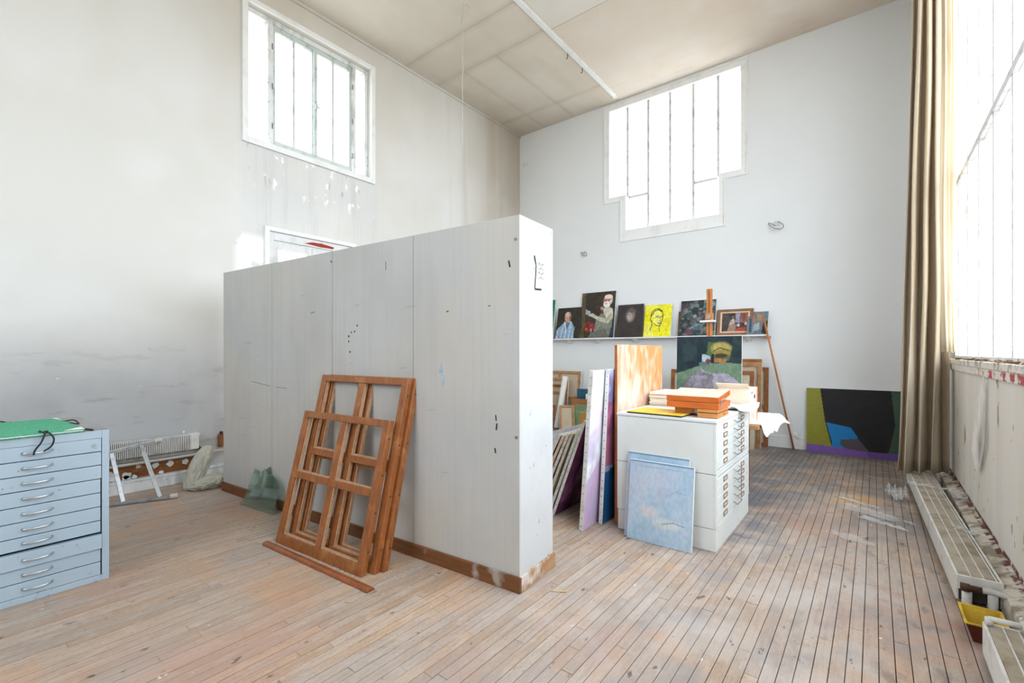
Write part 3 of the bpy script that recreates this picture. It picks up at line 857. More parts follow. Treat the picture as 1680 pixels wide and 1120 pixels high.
# ---- window_3: the big glazing on the right
w3 = empty('window_3'); tag(w3, 'large floor to ceiling studio glazing with thin steel bars', kind='structure')
xw = XR + 0.05
ys = []
yy = 6.28
while yy > GY + 0.05:
    ys.append(yy); yy -= 0.565
for yy in ys:
    MB().box(xw - 0.022, xw + 0.022, yy - 0.017, yy + 0.017, zg0 + 0.035, zg1 - 0.05).build('glazing_bar', M['steel_bar'], w3)
MB().box(xw - 0.03, xw + 0.03, GY, 6.5, 3.06, 3.11).build('transom', M['steel_bar'], w3, bevel=0.004)
MB().box(xw - 0.03, xw + 0.03, GY, 6.5, zg0, zg0 + 0.035).box(xw - 0.03, xw + 0.03, GY, 6.5, zg1 - 0.05, zg1).box(xw - 0.03, xw + 0.03, 6.45, 6.5, zg0 + 0.035, zg1 - 0.05).box(xw - 0.03, xw + 0.03, GY, GY + 0.05, zg0 + 0.035, zg1 - 0.05).build('window_frame', M['old_white'], w3, bevel=0.003)
yl = [6.45] + ys + [GY + 0.05]
for a, b in zip(yl[:-1], yl[1:]):
    for z0, z1 in ((zg0 + 0.035, 3.06), (3.11, zg1 - 0.05)):
        MB().box(xw - 0.002, xw + 0.002, b + 0.011, a - 0.011, z0, z1).build('pane', M['glass'], w3)

# ---- added_window: unseen window added behind the camera to even out the light
w4 = empty('added_window'); tag(w4, 'high barred studio window in the wall behind the camera', kind='structure')
MB().box(fx0, fx1, YF - 0.12, YF - 0.06, fz0, fz0 + 0.05).box(fx0, fx1, YF - 0.12, YF - 0.06, fz1 - 0.05, fz1).box(fx0, fx0 + 0.05, YF - 0.12, YF - 0.06, fz0 + 0.05, fz1 - 0.05).box(fx1 - 0.05, fx1, YF - 0.12, YF - 0.06, fz0 + 0.05, fz1 - 0.05).build('window_frame', M['old_white'], w4)
for k in range(6):
    a, b = fx0 + 0.05 + k * (fx1 - fx0 - 0.1) / 6, fx0 + 0.05 + (k + 1) * (fx1 - fx0 - 0.1) / 6
    if k: MB().box(a - 0.015, a + 0.015, YF - 0.11, YF - 0.07, fz0 + 0.05, fz1 - 0.05).build('glazing_bar', M['steel_bar'], w4)
    MB().box(a + 0.015, b - 0.015, YF - 0.092, YF - 0.088, fz0 + 0.05, fz1 - 0.05).build('pane', M['glass'], w4)

# ================================================================== PARTITION
PA = math.atan2(0.275, 3.555)
pt = empty('partition_wall', (-5.18, 1.86, 0), (0, 0, PA))
tag(pt, 'freestanding grey painted board partition wall in the middle of the room', 'partition')
PL, PT, PH = 3.566, 0.40, 2.2
MB().box(0.006, PL - 0.012, 0.012, PT - 0.002, 0.0, PH - 0.012).build('core', M['partition'], pt)
se = [0, 0.904, 1.792, 2.697, PL]
for a, b in zip(se[:-1], se[1:]):
    MB().box(a + (0.0028 if a else 0), b - (0.0028 if b < PL else 0), 0, 0.012, 0.02, PH).build('panel', M['partition'], pt)
MB().box(PL - 0.012, PL, 0.0125, PT, 0.02, PH).build('end_panel', M['partition_end'], pt)
MB().box(0, PL - 0.0125, 0.0125, PT, PH - 0.012, PH).build('top_panel', M['partition'], pt)
MB().box(-0.006, PL + 0.014, -0.018, 0, 0, 0.09).build('baseboard', M['brown_wood'], pt, bevel=0.003)
MB().box(PL, PL + 0.016, 0.0, PT + 0.01, 0, 0.09).build('baseboard', material('end_baseboard_wood', (176, 138, 102), 0.6, [dict(c=(140, 98, 62), s=9, st=(1, 1, 2), a=0.6), dict(c=(214, 206, 198), s=5, lo=0.52, hi=0.62, a=0.8)]), pt, bevel=0.003)
# paper scrap taped to the end of the partition, with black ink marks
ps = MB().prism([(0.16, 1.78), (0.29, 1.785), (0.305, 1.86), (0.29, 1.99), (0.17, 2.0), (0.175, 1.9)], PL, PL + 0.002, 'x').build('paper_scrap', M['white_paper'], None, (-5.18, 1.86, 0), (0, 0, PA))
tag(ps, 'torn white note with black marks on the partition end', 'note')
mk = MB()
for a, b in (((0.165, 1.99), (0.185, 1.93)), ((0.185, 1.93), (0.178, 1.86)), ((0.178, 1.86), (0.168, 1.785)), ((0.168, 1.785), (0.25, 1.79))):
    mk.bar((PL + 0.003, *a), (PL + 0.003, *b), 0.012, 0.002, (1, 0, 0))
for k in range(4):
    z = 1.95 - k * 0.028
    for q in range(3):
        y0 = 0.215 + q * 0.022
        mk.bar((PL + 0.003, y0, z - 0.009), (PL + 0.003, y0 + 0.012, z + 0.006 * (-1) ** (k + q)), 0.006, 0.002, (1, 0, 0))
mk.build('ink_marks', M['ink'], ps)
mk = MB()
for (a, z, w, h) in ((2.0, 1.52, 0.018, 0.018), (2.03, 1.55, 0.014, 0.014), (2.07, 1.555, 0.014, 0.014), (2.1, 1.6, 0.016, 0.016), (2.0, 1.48, 0.014, 0.014), (2.015, 1.40, 0.016, 0.016)):
    mk.tube([(a, 0.0, z), (a, -0.0012, z)], w / 2, 8)
for (x0, z0, x1, z1, w) in ((0.55, 1.12, 0.88, 1.09, 0.003), (0.97, 1.085, 1.15, 1.08, 0.003), (3.395, 1.02, 3.40, 0.985, 0.008), (3.405, 0.97, 3.40, 0.93, 0.010), (3.39, 0.82, 3.395, 0.79, 0.010), (2.1, 1.20, 2.11, 1.12, 0.005), (2.42, 2.05, 2.42, 1.99, 0.004), (3.0, 1.66, 3.02, 1.665, 0.006), (3.34, 1.68, 3.355, 1.68, 0.006), (1.5, 1.72, 1.56, 1.73, 0.004), (3.49, 1.94, 3.5, 1.9, 0.01)):
    mk.bar((x0, -0.0006, z0), (x1, -0.0006, z1), w, 0.0012, (0, 1, 0))
mk.build('scuff_marks', M['ink'], pt)
MB().prism([(2.93, 1.30), (2.96, 1.33), (2.975, 1.26), (2.985, 1.2), (2.965, 1.17), (2.955, 1.22), (2.935, 1.25)], -0.0012, 0.0, 'y').build('paint_smear', M['blue_mark'], pt)
for (xx, zz) in ((3.54, 2.06), (3.545, 0.9), (1.78, 2.12)):
    MB().tube([(xx, 0.001, zz), (xx, -0.004, zz)], 0.009, 8).build('screw', M['brass_label'], pt)

# ================================================================== WOODEN SASHES AND OTHER THINGS AT THE PARTITION
def sash(label, w, h, right, tilt, rail, extra=False):
    d = 0.042
    o = empty('window_sash', (right[0] - w * math.cos(PA), right[1] - w * math.sin(PA), 0), (R(tilt), 0, PA))
    tag(o, label, 'window sash', 'oak window sashes leaning on the partition')
    s = 0.058
    for a in ((0, s, 0, h), (w - s, w, 0, h)):
        MB().box(a[0], a[1], 0, d, a[2], a[3]).build('stile', M['sash_wood'], o, bevel=0.004)
    for a in ((s, w - s, 0, 0.07), (s, w - s, h - 0.05, h)):
        MB().box(a[0], a[1], 0.0, d, a[2], a[3]).build('rail', M['sash_wood'], o, bevel=0.004)
    m = w / 2
    MB().box(m - 0.028, m + 0.028, 0.006, d - 0.002, 0.07, h - 0.05).build('mullion', M['sash_wood'], o, bevel=0.003)
    for a, b in ((s, m - 0.028), (m + 0.028, w - s)):
        MB().box(a, b, -0.002 if extra else 0.004, d - 0.004, rail - 0.024, rail + 0.024).build('glazing_rail', M['sash_wood'], o, bevel=0.003)
        rb = MB()
        for z0, z1 in ((0.07, rail - 0.024), (rail + 0.024, h - 0.05)):
            rb.box(a, a + 0.012, 0.014, d - 0.006, z0, z1).box(b - 0.012, b, 0.014, d - 0.006, z0, z1)
            rb.box(a + 0.012, b - 0.012, 0.014, d - 0.006, z0, z0 + 0.012)
        rb.build('rebate', M['sash_inner'], o)
    for z in np.linspace(0.15, h - 0.12, 4):
        MB().tube([(w - 0.001, d * 0.5, z), (w + 0.003, d * 0.5, z)], 0.007, 6).build('screw', M['staple'], o)
    return o


sash('short oak window sash standing frontmost of the three against the partition', 0.97, 0.975, (-2.500, 1.662), -13.9, 0.50, True)
sash('tall oak window sash standing middle of the three against the partition', 0.97, 1.255, (-2.462, 1.733), -13.4, 0.665)
sash('tall oak window sash standing rearmost of the three against the partition', 0.965, 1.265, (-2.442, 1.785), -13.2, 0.63)
st = MB()
pl = []
for k in range(9):
    a = math.pi * k / 8
    pl.append((0.028 * math.cos(a), 0.024 * math.sin(a)))
st = MB().prism(pl, 0, 1.175, 'x').build('wooden_strip', M['strip_wood'], None, (-3.486, 1.53, 0.0), (0, 0, math.atan2(0.075, 1.17)), bevel=0.002)
tag(st, 'half round brown wooden strip lying on floor before sashes', 'wood strip')

for (poly, dy, tl, lab) in (
        ([(0.0, 0.0), (0.58, 0.0), (0.50, 0.10), (0.40, 0.30), (0.36, 0.37), (0.22, 0.30), (0.12, 0.32), (0.05, 0.14)], 0.0, -8, 'broken pane of green glass standing rearmost by the sashes'),
        ([(0.05, 0.0), (0.60, 0.0), (0.61, 0.24), (0.52, 0.31), (0.38, 0.33), (0.33, 0.36), (0.27, 0.2)], -0.06, -12, 'jagged shard of green glass leaning frontmost on the partition')):
    g = MB().prism(poly, 0, 0.004, 'y').build('glass_shard', M['glass_green'], None, (-4.64, 1.83 + dy, 0.0), (R(tl), 0, PA + 0.03))
    tag(g, lab, 'broken glass', 'broken glass at the partition')

# ================================================================== BLUE PLAN CHEST
bc = empty('plan_chest', (-3.725, 0.70, 0)); tag(bc, 'pale blue steel plan chest with ten shallow drawers', 'plan chest')
BD, BWD, BH = 0.86, 1.30, 0.92
MB().box(-BD, -0.03, -BWD + 0.02, -0.02, 0.03, BH - 0.03).build('carcass', M['shadow_gap'], bc)
for a in (-0.034, -BWD):
    MB().box(-BD, 0, a, a + 0.034, 0, BH).build('side_panel', M['blue_steel'], bc, bevel=0.002)
MB().box(-BD - 0.002, -BD + 0.012, -BWD + 0.034, -0.034, 0, BH).build('back_panel', M['blue_steel'], bc)
MB().box(-BD, -0.002, -BWD + 0.034, -0.034, BH - 0.048, BH).build('top_rail', M['blue_steel'], bc, bevel=0.002)
MB().box(-BD, 0, -BWD + 0.034, -0.034, 0, 0.036).build('plinth', M['blue_steel'], bc, bevel=0.002)
MB().box(-BD + 0.004, -0.006, -BWD + 0.006, -0.006, BH, BH + 0.003).build('top', M['grey_top'], bc)
zl = [0.873, 0.789, 0.707, 0.623, 0.538, 0.452, 0.368, 0.286, 0.197, 0.117, 0.036]
hp = [(-0.004, 0.0, 0), (0.014, 0.004, -0.002), (0.022, 0.03, -0.003), (0.024, 0.06, -0.003), (0.022, 0.09, -0.002), (0.014, 0.116, 0.0), (-0.004, 0.12, 0.002)]
for i in range(10):
    z1, z0 = zl[i] - 0.0025, zl[i + 1] + 0.0025
    xo = -0.002
    if i == 6: z0 += 0.010
    if i == 7: xo = 0.012; z1 += 0.0
    rt = 0.0 if i in (0, 1, 2, 7) else 0.004
    dr = MB().box(-0.028, xo, -BWD + 0.036, -0.0365 - rt, z0, z1).build('drawer', M['blue_steel'], bc, bevel=0.002)
    for yc in (-0.37, -1.03):
        MB().tube([(xo + p[0], yc + p[1], (z0 + z1) / 2 + 0.004 + p[2]) for p in hp], 0.005, 8, rr=[0.007, 0.005, 0.0045, 0.005, 0.0045, 0.005, 0.007]).build('handle', M['nickel'], dr, smooth=True)

# green portfolio with ribbons on the chest
pf = empty('portfolio', (-4.47, 0.30, 0.9235), (0, 0, 0)); tag(pf, 'green marbled drawing portfolio with black ribbons on blue chest', 'portfolio')
pw, pl_ = 0.76, 0.92
cv = MB().box(0, pw, -0.62, 0.262, 0.0, 0.004).box(0, pw, -0.62, 0.262, 0.012, 0.016).build('cover', M['green_cover'], pf, (0, 0, 0), (0, 0, R(2)))
MB().box(0.01, pw - 0.005, -0.61, 0.255, 0.004, 0.012).build('sheets', M['white_paper'], pf, (0, 0, 0), (0, 0, R(2)))
MB().prism([(pw - 0.12, 0.2621), (pw, 0.2621), (pw, 0.17)], 0.0162, 0.017).build('corner_piece', M['white_paper'], pf, (0, 0, 0), (0, 0, R(2)))
MB().prism([(0.0, 0.2621), (0.16, 0.2621), (0.0, 0.235)], 0.0162, 0.017).build('corner_piece', M['white_paper'], pf, (0, 0, 0), (0, 0, R(2)))


def ribbon(pts, w=0.007):
    sm = []
    P_ = [Vector(p) for p in pts]
    for i in range(len(P_) - 1):
        p0, p1, p2, p3 = P_[max(i - 1, 0)], P_[i], P_[i + 1], P_[min(i + 2, len(P_) - 1)]
        for k in range(5):
            t = k / 5
            sm.append(0.5 * ((2 * p1) + (p2 - p0) * t + (2 * p0 - 5 * p1 + 4 * p2 - p3) * t * t + (3 * p1 - p0 - 3 * p2 + p3) * t ** 3))
    sm.append(P_[-1])
    return sm


for pts in ([(0.755, 0.12, 0.015), (0.775, 0.115, 0.012), (0.79, 0.10, -0.03), (0.782, 0.075, -0.075), (0.785, 0.07, -0.10)],
            [(0.755, 0.125, 0.015), (0.778, 0.135, 0.012), (0.79, 0.15, -0.02), (0.785, 0.14, -0.06), (0.785, 0.11, -0.085)],
            [(0.70, 0.10, 0.018), (0.735, 0.10, 0.024), (0.755, 0.115, 0.016), (0.74, 0.13, 0.022), (0.71, 0.12, 0.018)],
            [(0.65, 0.27, 0.014), (0.70, 0.31, 0.006), (0.745, 0.325, 0.004), (0.74, 0.31, 0.006), (0.68, 0.275, 0.014)],
            [(0.22, 0.262, 0.014), (0.25, 0.31, 0.02), (0.31, 0.325, 0.004), (0.36, 0.31, 0.006), (0.30, 0.27, 0.014)],
            [(0.0, -0.02, 0.014), (-0.03, 0.0, 0.02), (-0.05, 0.03, 0.008), (-0.03, 0.05, 0.01), (0.0, 0.04, 0.014)]):
    MB().tube(ribbon(pts), 0.0045, 6).build('ribbon', M['black_ribbon'], pf, smooth=True)

# ================================================================== LEFT WALL FOOT: radiator, pipe, batten, ladder, sack
rd = empty('radiator', (XL, 0.2, 0.30)); tag(rd, 'low white finned radiator on the left wall behind ladder', 'radiator')
MB().box(0.02, 0.105, 0.0, 1.54, 0.045, 0.20).build('core', M['rad_dark'], rd)
fn = MB(); yy = 0.0
while yy < 1.56:
    fn.box(0.02, 0.122, yy, yy + 0.0085, 0.05, 0.208); yy += 0.0155
tag(fn.build('fins', M['rad_white'], rd), kind='stuff')
MB().box(0.01, 0.125, 1.56, 1.635, 0.05, 0.212).box(0.0, 0.118, 1.635, 1.648, 0.19, 0.215).build('end_cap', M['rad_white'], rd, bevel=0.003)
MB().box(0.0, 0.06, 0.0, 1.64, 0.0, 0.05).build('bracket_rail', M['pipe_paint'], rd)
pp = MB().tube([(XL + 0.10, -1.0, 0.272), (XL + 0.10, 2.0, 0.288), (XL + 0.10, 2.55, 0.30)], 0.014, 10).build('heating_pipe', M['pipe_paint'], smooth=True)
tag(pp, 'thin painted heating pipe running under the low radiator', 'pipe')
MB().tube([(XL + 0.10, 1.86, 0.285), (XL + 0.10, 1.86, 0.33), (XL + 0.07, 1.84, 0.36)], 0.02, 8).build('valve', M['copper_dark'], pp, smooth=True)
bt = MB().box(XL, XL + 0.022, -1.2, 1.84, 0.128, 0.248).build('wall_batten', M['bare_wood']); tag(bt, 'bare brown batten with plaster blobs above the left skirting', 'batten')
rr = random.Random(3)
for i, (yy, zz, s) in enumerate(((1.12, 0.17, 0.05), (1.24, 0.165, 0.034), (1.235, 0.135, 0.03), (1.33, 0.235, 0.02), (1.47, 0.225, 0.028), (1.60, 0.215, 0.03), (1.735, 0.21, 0.03), (1.52, 0.14, 0.02), (1.30, 0.14, 0.02))):
    pts = [(yy + s * (1 + rr.uniform(-0.3, 0.3)) * math.cos(a * 0.6283), max(0.124, zz + s * (1 + rr.uniform(-0.3, 0.4)) * math.sin(a * 0.6283))) for a in range(10)]
    MB().prism(pts, XL + 0.018, XL + 0.03, 'x').build('plaster_blob', M['plaster'], bt)
# fallen stepladder
ld = empty('stepladder', (-5.4, 1.2, 0)); tag(ld, 'grey metal stepladder lying on its side against the radiator', 'stepladder')
o_ = Vector((-5.4, 1.2, 0))
q = lambda *p: tuple(Vector(p) - o_)
MB().bar(q(-5.66, 0.45, 0.02), q(-5.262, 1.45, 0.02), 0.036, 0.026).build('rail', M['grey_metal'], ld, bevel=0.004)
MB().bar(q(-5.66, 0.45, 0.36), q(-5.60, 1.40, 0.512), 0.022, 0.036).build('rail', M['grey_metal'], ld, bevel=0.004)
for a, b in (((-5.39, 1.11, 0.03), (-5.605, 1.07, 0.45)), ((-5.30, 1.365, 0.03), (-5.60, 1.29, 0.49)), ((-5.49, 0.86, 0.03), (-5.62, 0.85, 0.415))):
    MB().bar(q(*a), q(*b), 0.034, 0.02, (1, 0, 0)).build('step', M['grey_metal'], ld, bevel=0.003)
MB().tube([q(-5.268, 1.435, 0.024), q(-5.245, 1.49, 0.024)], 0.024, 10).build('rubber_foot', M['pipe_paint'], ld)
MB().tube([q(-5.60, 1.395, 0.512), q(-5.598, 1.45, 0.52)], 0.024, 10).build('rubber_foot', M['pipe_paint'], ld)


# pale plastic sack slumped in the corner by the partition
def sack_fn(base, ax, ay, az, seed, nu=110, nv=64):
    def f(s, t):
        a = 2 * math.pi * s
        ph = math.pi * (t - 0.5)
        r_ = math.cos(ph) ** 0.6 if math.cos(ph) > 0 else 0
        x, y, z = math.cos(a) * r_, math.sin(a) * r_, math.sin(ph)
        fold = 0.30 * (0.4 - abs(nz(x * 2.0 + seed, y * 2.0, z * 0.6 + seed))) + 0.22 * (0.4 - abs(nz(x * 4.5, y * 4.5 + seed, z * 1.6))) + 0.16 * (0.4 - abs(nz(x * 9 + seed, y * 9, z * 4)))
        fold += 0.16 * abs(math.sin(a * 4 + 2.5 * nz(x, y, z * 1.5 + seed))) - 0.08
        k = 1 + fold
        return (base[0] + x * ax * k + z * az[0] * 0.5, base[1] + y * ay * k + z * az[1] * 0.5, max(0.004, base[2] + z * az[2] * 0.5 * (1 + 0.1 * fold)))
    return sheet(nu, nv, f)


sk = sack_fn((0, 0, 0.205), 0.075, 0.075, (-0.11, 0.20, 0.40), 2.0).build('plastic_sack', M['sack'], None, (-5.50, 1.745, 0), smooth=True)
tag(sk, 'pale grey plastic sack folded upright beside the left skirting', 'sack')
sk2 = sack_fn((0, 0, 0.06), 0.12, 0.15, (0.02, 0.10, 0.13), 9.0).build('plastic_sack', M['sack'], None, (-5.40, 1.86 - 0.05, 0), smooth=True)
tag(sk2, 'crumpled beige plastic sack lying at the foot of partition', 'sack')
bo = empty('wooden_block', (XL, 2.09, 0.315)); tag(bo, 'small brown wooden bracket on wall beyond partition end', 'bracket')
MB().box(0.002, 0.035, -0.028, 0.028, 0, 0.14).build('block', M['bare_wood'], bo, bevel=0.004)
MB().box(0.002, 0.03, -0.012, 0.016, 0.14, 0.175).build('knob', M['copper_dark'], bo, bevel=0.004)

# ================================================================== SHELF AND ITS PAINTINGS
shf = empty('picture_shelf', (-3.2, YB, 1.655)); tag(shf, 'long white wall shelf carrying the row of paintings', 'shelf')
MB().box(-2.6, 1.99, -0.19, 0, -0.022, 0).build('board', M['white_trim'], shf, bevel=0.002)
for xx in (-1.45, -0.85, -0.1, 0.9, 1.7):
    MB().prism([(-0.15, -0.022), (0, -0.022), (0, -0.10), (-0.02, -0.10)], xx - 0.03, xx + 0.03, 'x').build('bracket', M['white_trim'], shf)
MB().box(1.95, 1.99, -0.17, -0.01, -0.055, -0.022).build('bracket', M['pink_card'], shf)


def shelf_tilt(h, d, y):
    return -math.degrees(math.asin(max(0.02, (YB - 0.003 - y - d) / h)))


def r_coat():
    r = Ras(56, 66, (52, 47, 42)).blotch([(40, 36, 33), (66, 60, 52)], 4, 4, 3, 0.5)
    r.poly([(0.0, 0), (0.03, 0.30), (0.2, 0.42), (0.36, 0.56), (0.62, 0.56), (0.74, 0.40), (0.78, 0.0)], (150, 174, 196))
    for k in range(9):
        x0 = 0.06 + k * 0.085
        r.line([(x0, 0.0), (x0 + 0.02, 0.2), (x0 + 0.05, 0.36)], 0.011, (98, 126, 160) if k % 2 else (206, 218, 228))
    r.poly([(0.38, 0.52), (0.47, 0.25), (0.58, 0.52)], (66, 122, 158))
    r.line([(0.34, 0.54), (0.42, 0.33), (0.44, 0.2)], 0.018, (220, 228, 234)).line([(0.62, 0.52), (0.55, 0.33)], 0.018, (214, 224, 232))
    r.ell(0.44, 0.55, 0.07, 0.1, (150, 112, 92)).ell(0.46, 0.70, 0.135, 0.165, (196, 154, 132)).ell(0.43, 0.77, 0.10, 0.09, (218, 182, 160))
    r.ell(0.40, 0.69, 0.03, 0.012, (90, 64, 54)).ell(0.51, 0.69, 0.03, 0.012, (90, 64, 54)).line([(0.46, 0.69), (0.47, 0.63)], 0.012, (150, 106, 88)).line([(0.41, 0.59), (0.52, 0.59)], 0.01, (140, 84, 76)).ell(0.55, 0.66, 0.04, 0.1, (150, 110, 92))
    return r.grain(0.2)


def r_painter():
    r = Ras(72, 100, (58, 52, 42)).blotch([(44, 40, 34), (72, 65, 52)], 4, 5, 5, 0.5)
    r.poly([(0.28, 0), (0.34, 0.26), (0.40, 0.42), (0.62, 0.58), (0.86, 0.66), (0.95, 0.55), (0.93, 0.28), (0.90, 0.0)], (126, 128, 114))
    r.poly([(0.12, 0.0), (0.22, 0.12), (0.7, 0.2), (0.86, 0.0)], (104, 104, 96))
    r.poly([(0.08, 0.50), (0.24, 0.545), (0.45, 0.46), (0.66, 0.42), (0.78, 0.50), (0.93, 0.60), (0.95, 0.42), (0.78, 0.30), (0.50, 0.36), (0.24, 0.46)], (186, 186, 162))
    r.poly([(0.56, 0.60), (0.72, 0.68), (0.92, 0.62), (0.95, 0.5), (0.74, 0.44), (0.62, 0.5)], (200, 198, 176))
    r.line([(0.62, 0.56), (0.66, 0.46), (0.72, 0.38)], 0.016, (120, 118, 100)).line([(0.88, 0.5), (0.72, 0.34), (0.86, 0.22)], 0.012, (134, 134, 118))
    r.poly([(0.84, 0.0), (0.9, 0.2), (0.97, 0.3), (0.99, 0.0)], (46, 56, 78))
    r.poly([(0.53, 0.62), (0.60, 0.63), (0.62, 0.5), (0.54, 0.53)], (120, 52, 62)).ell(0.56, 0.64, 0.05, 0.04, (178, 124, 142))
    r.ell(0.08, 0.56, 0.1, 0.045, (182, 178, 192)).ell(0.02, 0.6, 0.03, 0.04, (160, 156, 172))
    r.ell(0.15, 0.24, 0.20, 0.115, (128, 50, 46)).ell(0.1, 0.27, 0.05, 0.03, (92, 52, 72)).ell(0.06, 0.19, 0.04, 0.03, (206, 92, 50)).ell(0.22, 0.27, 0.05, 0.03, (150, 70, 66)).ell(0.23, 0.17, 0.025, 0.04, (196, 160, 150))
    r.ell(0.74, 0.80, 0.145, 0.115, (206, 160, 140)).ell(0.72, 0.72, 0.12, 0.075, (232, 226, 218)).ell(0.76, 0.885, 0.13, 0.05, (226, 212, 196)).ell(0.86, 0.82, 0.05, 0.09, (224, 212, 200))
    r.line([(0.60, 0.815), (0.72, 0.81), (0.86, 0.825)], 0.018, (168, 60, 56)).ell(0.66, 0.80, 0.035, 0.022, (140, 86, 78)).ell(0.77, 0.80, 0.035, 0.022, (150, 96, 88)).line([(0.70, 0.80), (0.69, 0.765)], 0.014, (224, 176, 156)).line([(0.65, 0.74), (0.74, 0.74)], 0.01, (190, 130, 124))
    return r.grain(0.22)


def r_dark():
    r = Ras(52, 64, (62, 56, 54)).blotch([(54, 48, 47), (70, 64, 60)], 5, 5, 8, 0.5)
    r.ell(0.53, 0.66, 0.17, 0.20, (140, 124, 118), 0.6).ell(0.5, 0.62, 0.10, 0.12, (176, 160, 150), 0.6).ell(0.56, 0.80, 0.15, 0.06, (104, 92, 88), 0.6).ell(0.47, 0.68, 0.03, 0.015, (70, 60, 58)).ell(0.58, 0.69, 0.03, 0.015, (80, 70, 66)).line([(0.52, 0.67), (0.52, 0.60)], 0.012, (110, 96, 90)).line([(0.47, 0.545), (0.56, 0.55)], 0.010, (90, 74, 70))
    return r.grain(0.12)


def r_yellow():
    r = Ras(72, 84, (240, 234, 46)).blotch([(250, 242, 110), (226, 214, 24)], 5, 5, 12, 0.6)
    r.poly([(0.02, 0.0), (0.05, 0.4), (0.3, 0.3), (0.4, 0.0)], (242, 240, 150), 0.5).ell(0.47, 0.58, 0.16, 0.24, (246, 244, 150), 0.5, 0.7)
    k = (34, 34, 44)
    r.line([(0.24, 0.66), (0.27, 0.78), (0.38, 0.86), (0.52, 0.87), (0.64, 0.80), (0.68, 0.68), (0.67, 0.52), (0.63, 0.40), (0.54, 0.32), (0.45, 0.35), (0.36, 0.42)], 0.016, k)
    r.line([(0.24, 0.66), (0.30, 0.70), (0.36, 0.80), (0.5, 0.84), (0.62, 0.78)], 0.02, (60, 58, 40)).line([(0.26, 0.66), (0.22, 0.56), (0.25, 0.49), (0.30, 0.50)], 0.013, k)
    r.line([(0.28, 0.49), (0.30, 0.36), (0.24, 0.2)], 0.018, k).line([(0.60, 0.34), (0.58, 0.2), (0.62, 0.14)], 0.012, (70, 68, 50))
    r.line([(0.42, 0.60), (0.50, 0.62), (0.54, 0.59)], 0.016, k).line([(0.59, 0.60), (0.66, 0.63)], 0.015, k).line([(0.43, 0.65), (0.54, 0.66)], 0.010, k).line([(0.57, 0.62), (0.60, 0.50), (0.55, 0.48)], 0.011, k)
    r.line([(0.51, 0.42), (0.58, 0.43), (0.63, 0.42)], 0.018, (70, 56, 120)).line([(0.53, 0.40), (0.62, 0.40)], 0.012, (110, 100, 150))
    return r.grain(0.12)


def r_teal(seed=4):
    r = Ras(64, 72, (70, 86, 92)).blotch([(44, 56, 62), (96, 116, 112), (52, 70, 76), (128, 140, 128), (90, 66, 74), (38, 46, 52)], 7, 7, seed, 0.75, 0.52, 0.6)
    r.ell(0.5, 0.25, 0.18, 0.09, (110, 136, 146), 0.5, 0.7).ell(0.28, 0.12, 0.14, 0.10, (116, 72, 84), 0.5, 0.7).ell(0.42, 0.55, 0.06, 0.05, (140, 168, 162), 0.4, 0.8).ell(0.86, 0.86, 0.1, 0.1, (146, 160, 146), 0.5, 0.8).line([(0.3, 0.2), (0.45, 0.3), (0.7, 0.33)], 0.03, (132, 152, 152), 0.7)
    return r.grain(0.3)


def r_interior():
    r = Ras(60, 50, (70, 66, 66)).blotch([(54, 50, 52), (96, 88, 84)], 6, 5, 21, 0.6)
    r.poly([(0.52, 0.5), (0.52, 1), (0.7, 1), (0.68, 0.45)], (150, 148, 172)).poly([(0.70, 0.5), (0.72, 1), (1, 1), (1, 0.4)], (150, 96, 82)).ell(0.84, 0.75, 0.07, 0.2, (120, 70, 56), 0.5)
    r.poly([(0.25, 0.3), (0.34, 0.62), (0.46, 0.72), (0.5, 0.5), (0.46, 0.3)], (196, 176, 162)).ell(0.42, 0.80, 0.05, 0.07, (140, 104, 86))
    r.poly([(0.2, 0), (0.3, 0.38), (0.52, 0.42), (0.56, 0.15), (0.5, 0)], (160, 130, 116)).poly([(0.52, 0.0), (0.62, 0.2), (0.95, 0.22), (0.96, 0)], (176, 72, 56)).ell(0.64, 0.34, 0.06, 0.08, (222, 218, 216), 0.4).ell(0.82, 0.36, 0.10, 0.10, (70, 60, 66), 0.4).ell(0.92, 0.42, 0.05, 0.10, (204, 186, 176), 0.4)
    return r.grain(0.3)


def r_small():
    r = Ras(44, 50, (112, 124, 134)).blotch([(92, 108, 118), (134, 134, 132)], 5, 5, 31, 0.6)
    r.poly([(0.12, 0.1), (0.1, 1), (0.22, 1), (0.24, 0.1)], (60, 78, 98)).ell(0.42, 0.66, 0.2, 0.24, (160, 120, 108), 0.5, 0.8).ell(0.62, 0.70, 0.16, 0.2, (164, 140, 116), 0.5, 0.8).poly([(0.30, 0.15), (0.36, 0.5), (0.6, 0.52), (0.62, 0.2)], (160, 172, 178)).poly([(0.72, 0.05), (0.78, 0.5), (1, 0.6), (1, 0)], (58, 54, 52)).poly([(0.78, 0.7), (0.8, 1), (1, 1), (1, 0.68)], (96, 122, 136))
    return r.grain(0.25)


def r_green():
    return Ras(40, 60, (40, 140, 84)).blotch([(24, 104, 64), (110, 190, 96), (30, 120, 110)], 4, 6, 41, 0.7).grain(0.2)


SZ = 1.655
def onshelf(name, label, x0, x1, h, y, ras, edge='canvas_edge', d=0.028):
    return canvas(name, label, x1 - x0, h, d, ras, (x0, y, SZ + 0.001), 0, shelf_tilt(h, d, y), edge, group='paintings on the long wall shelf')


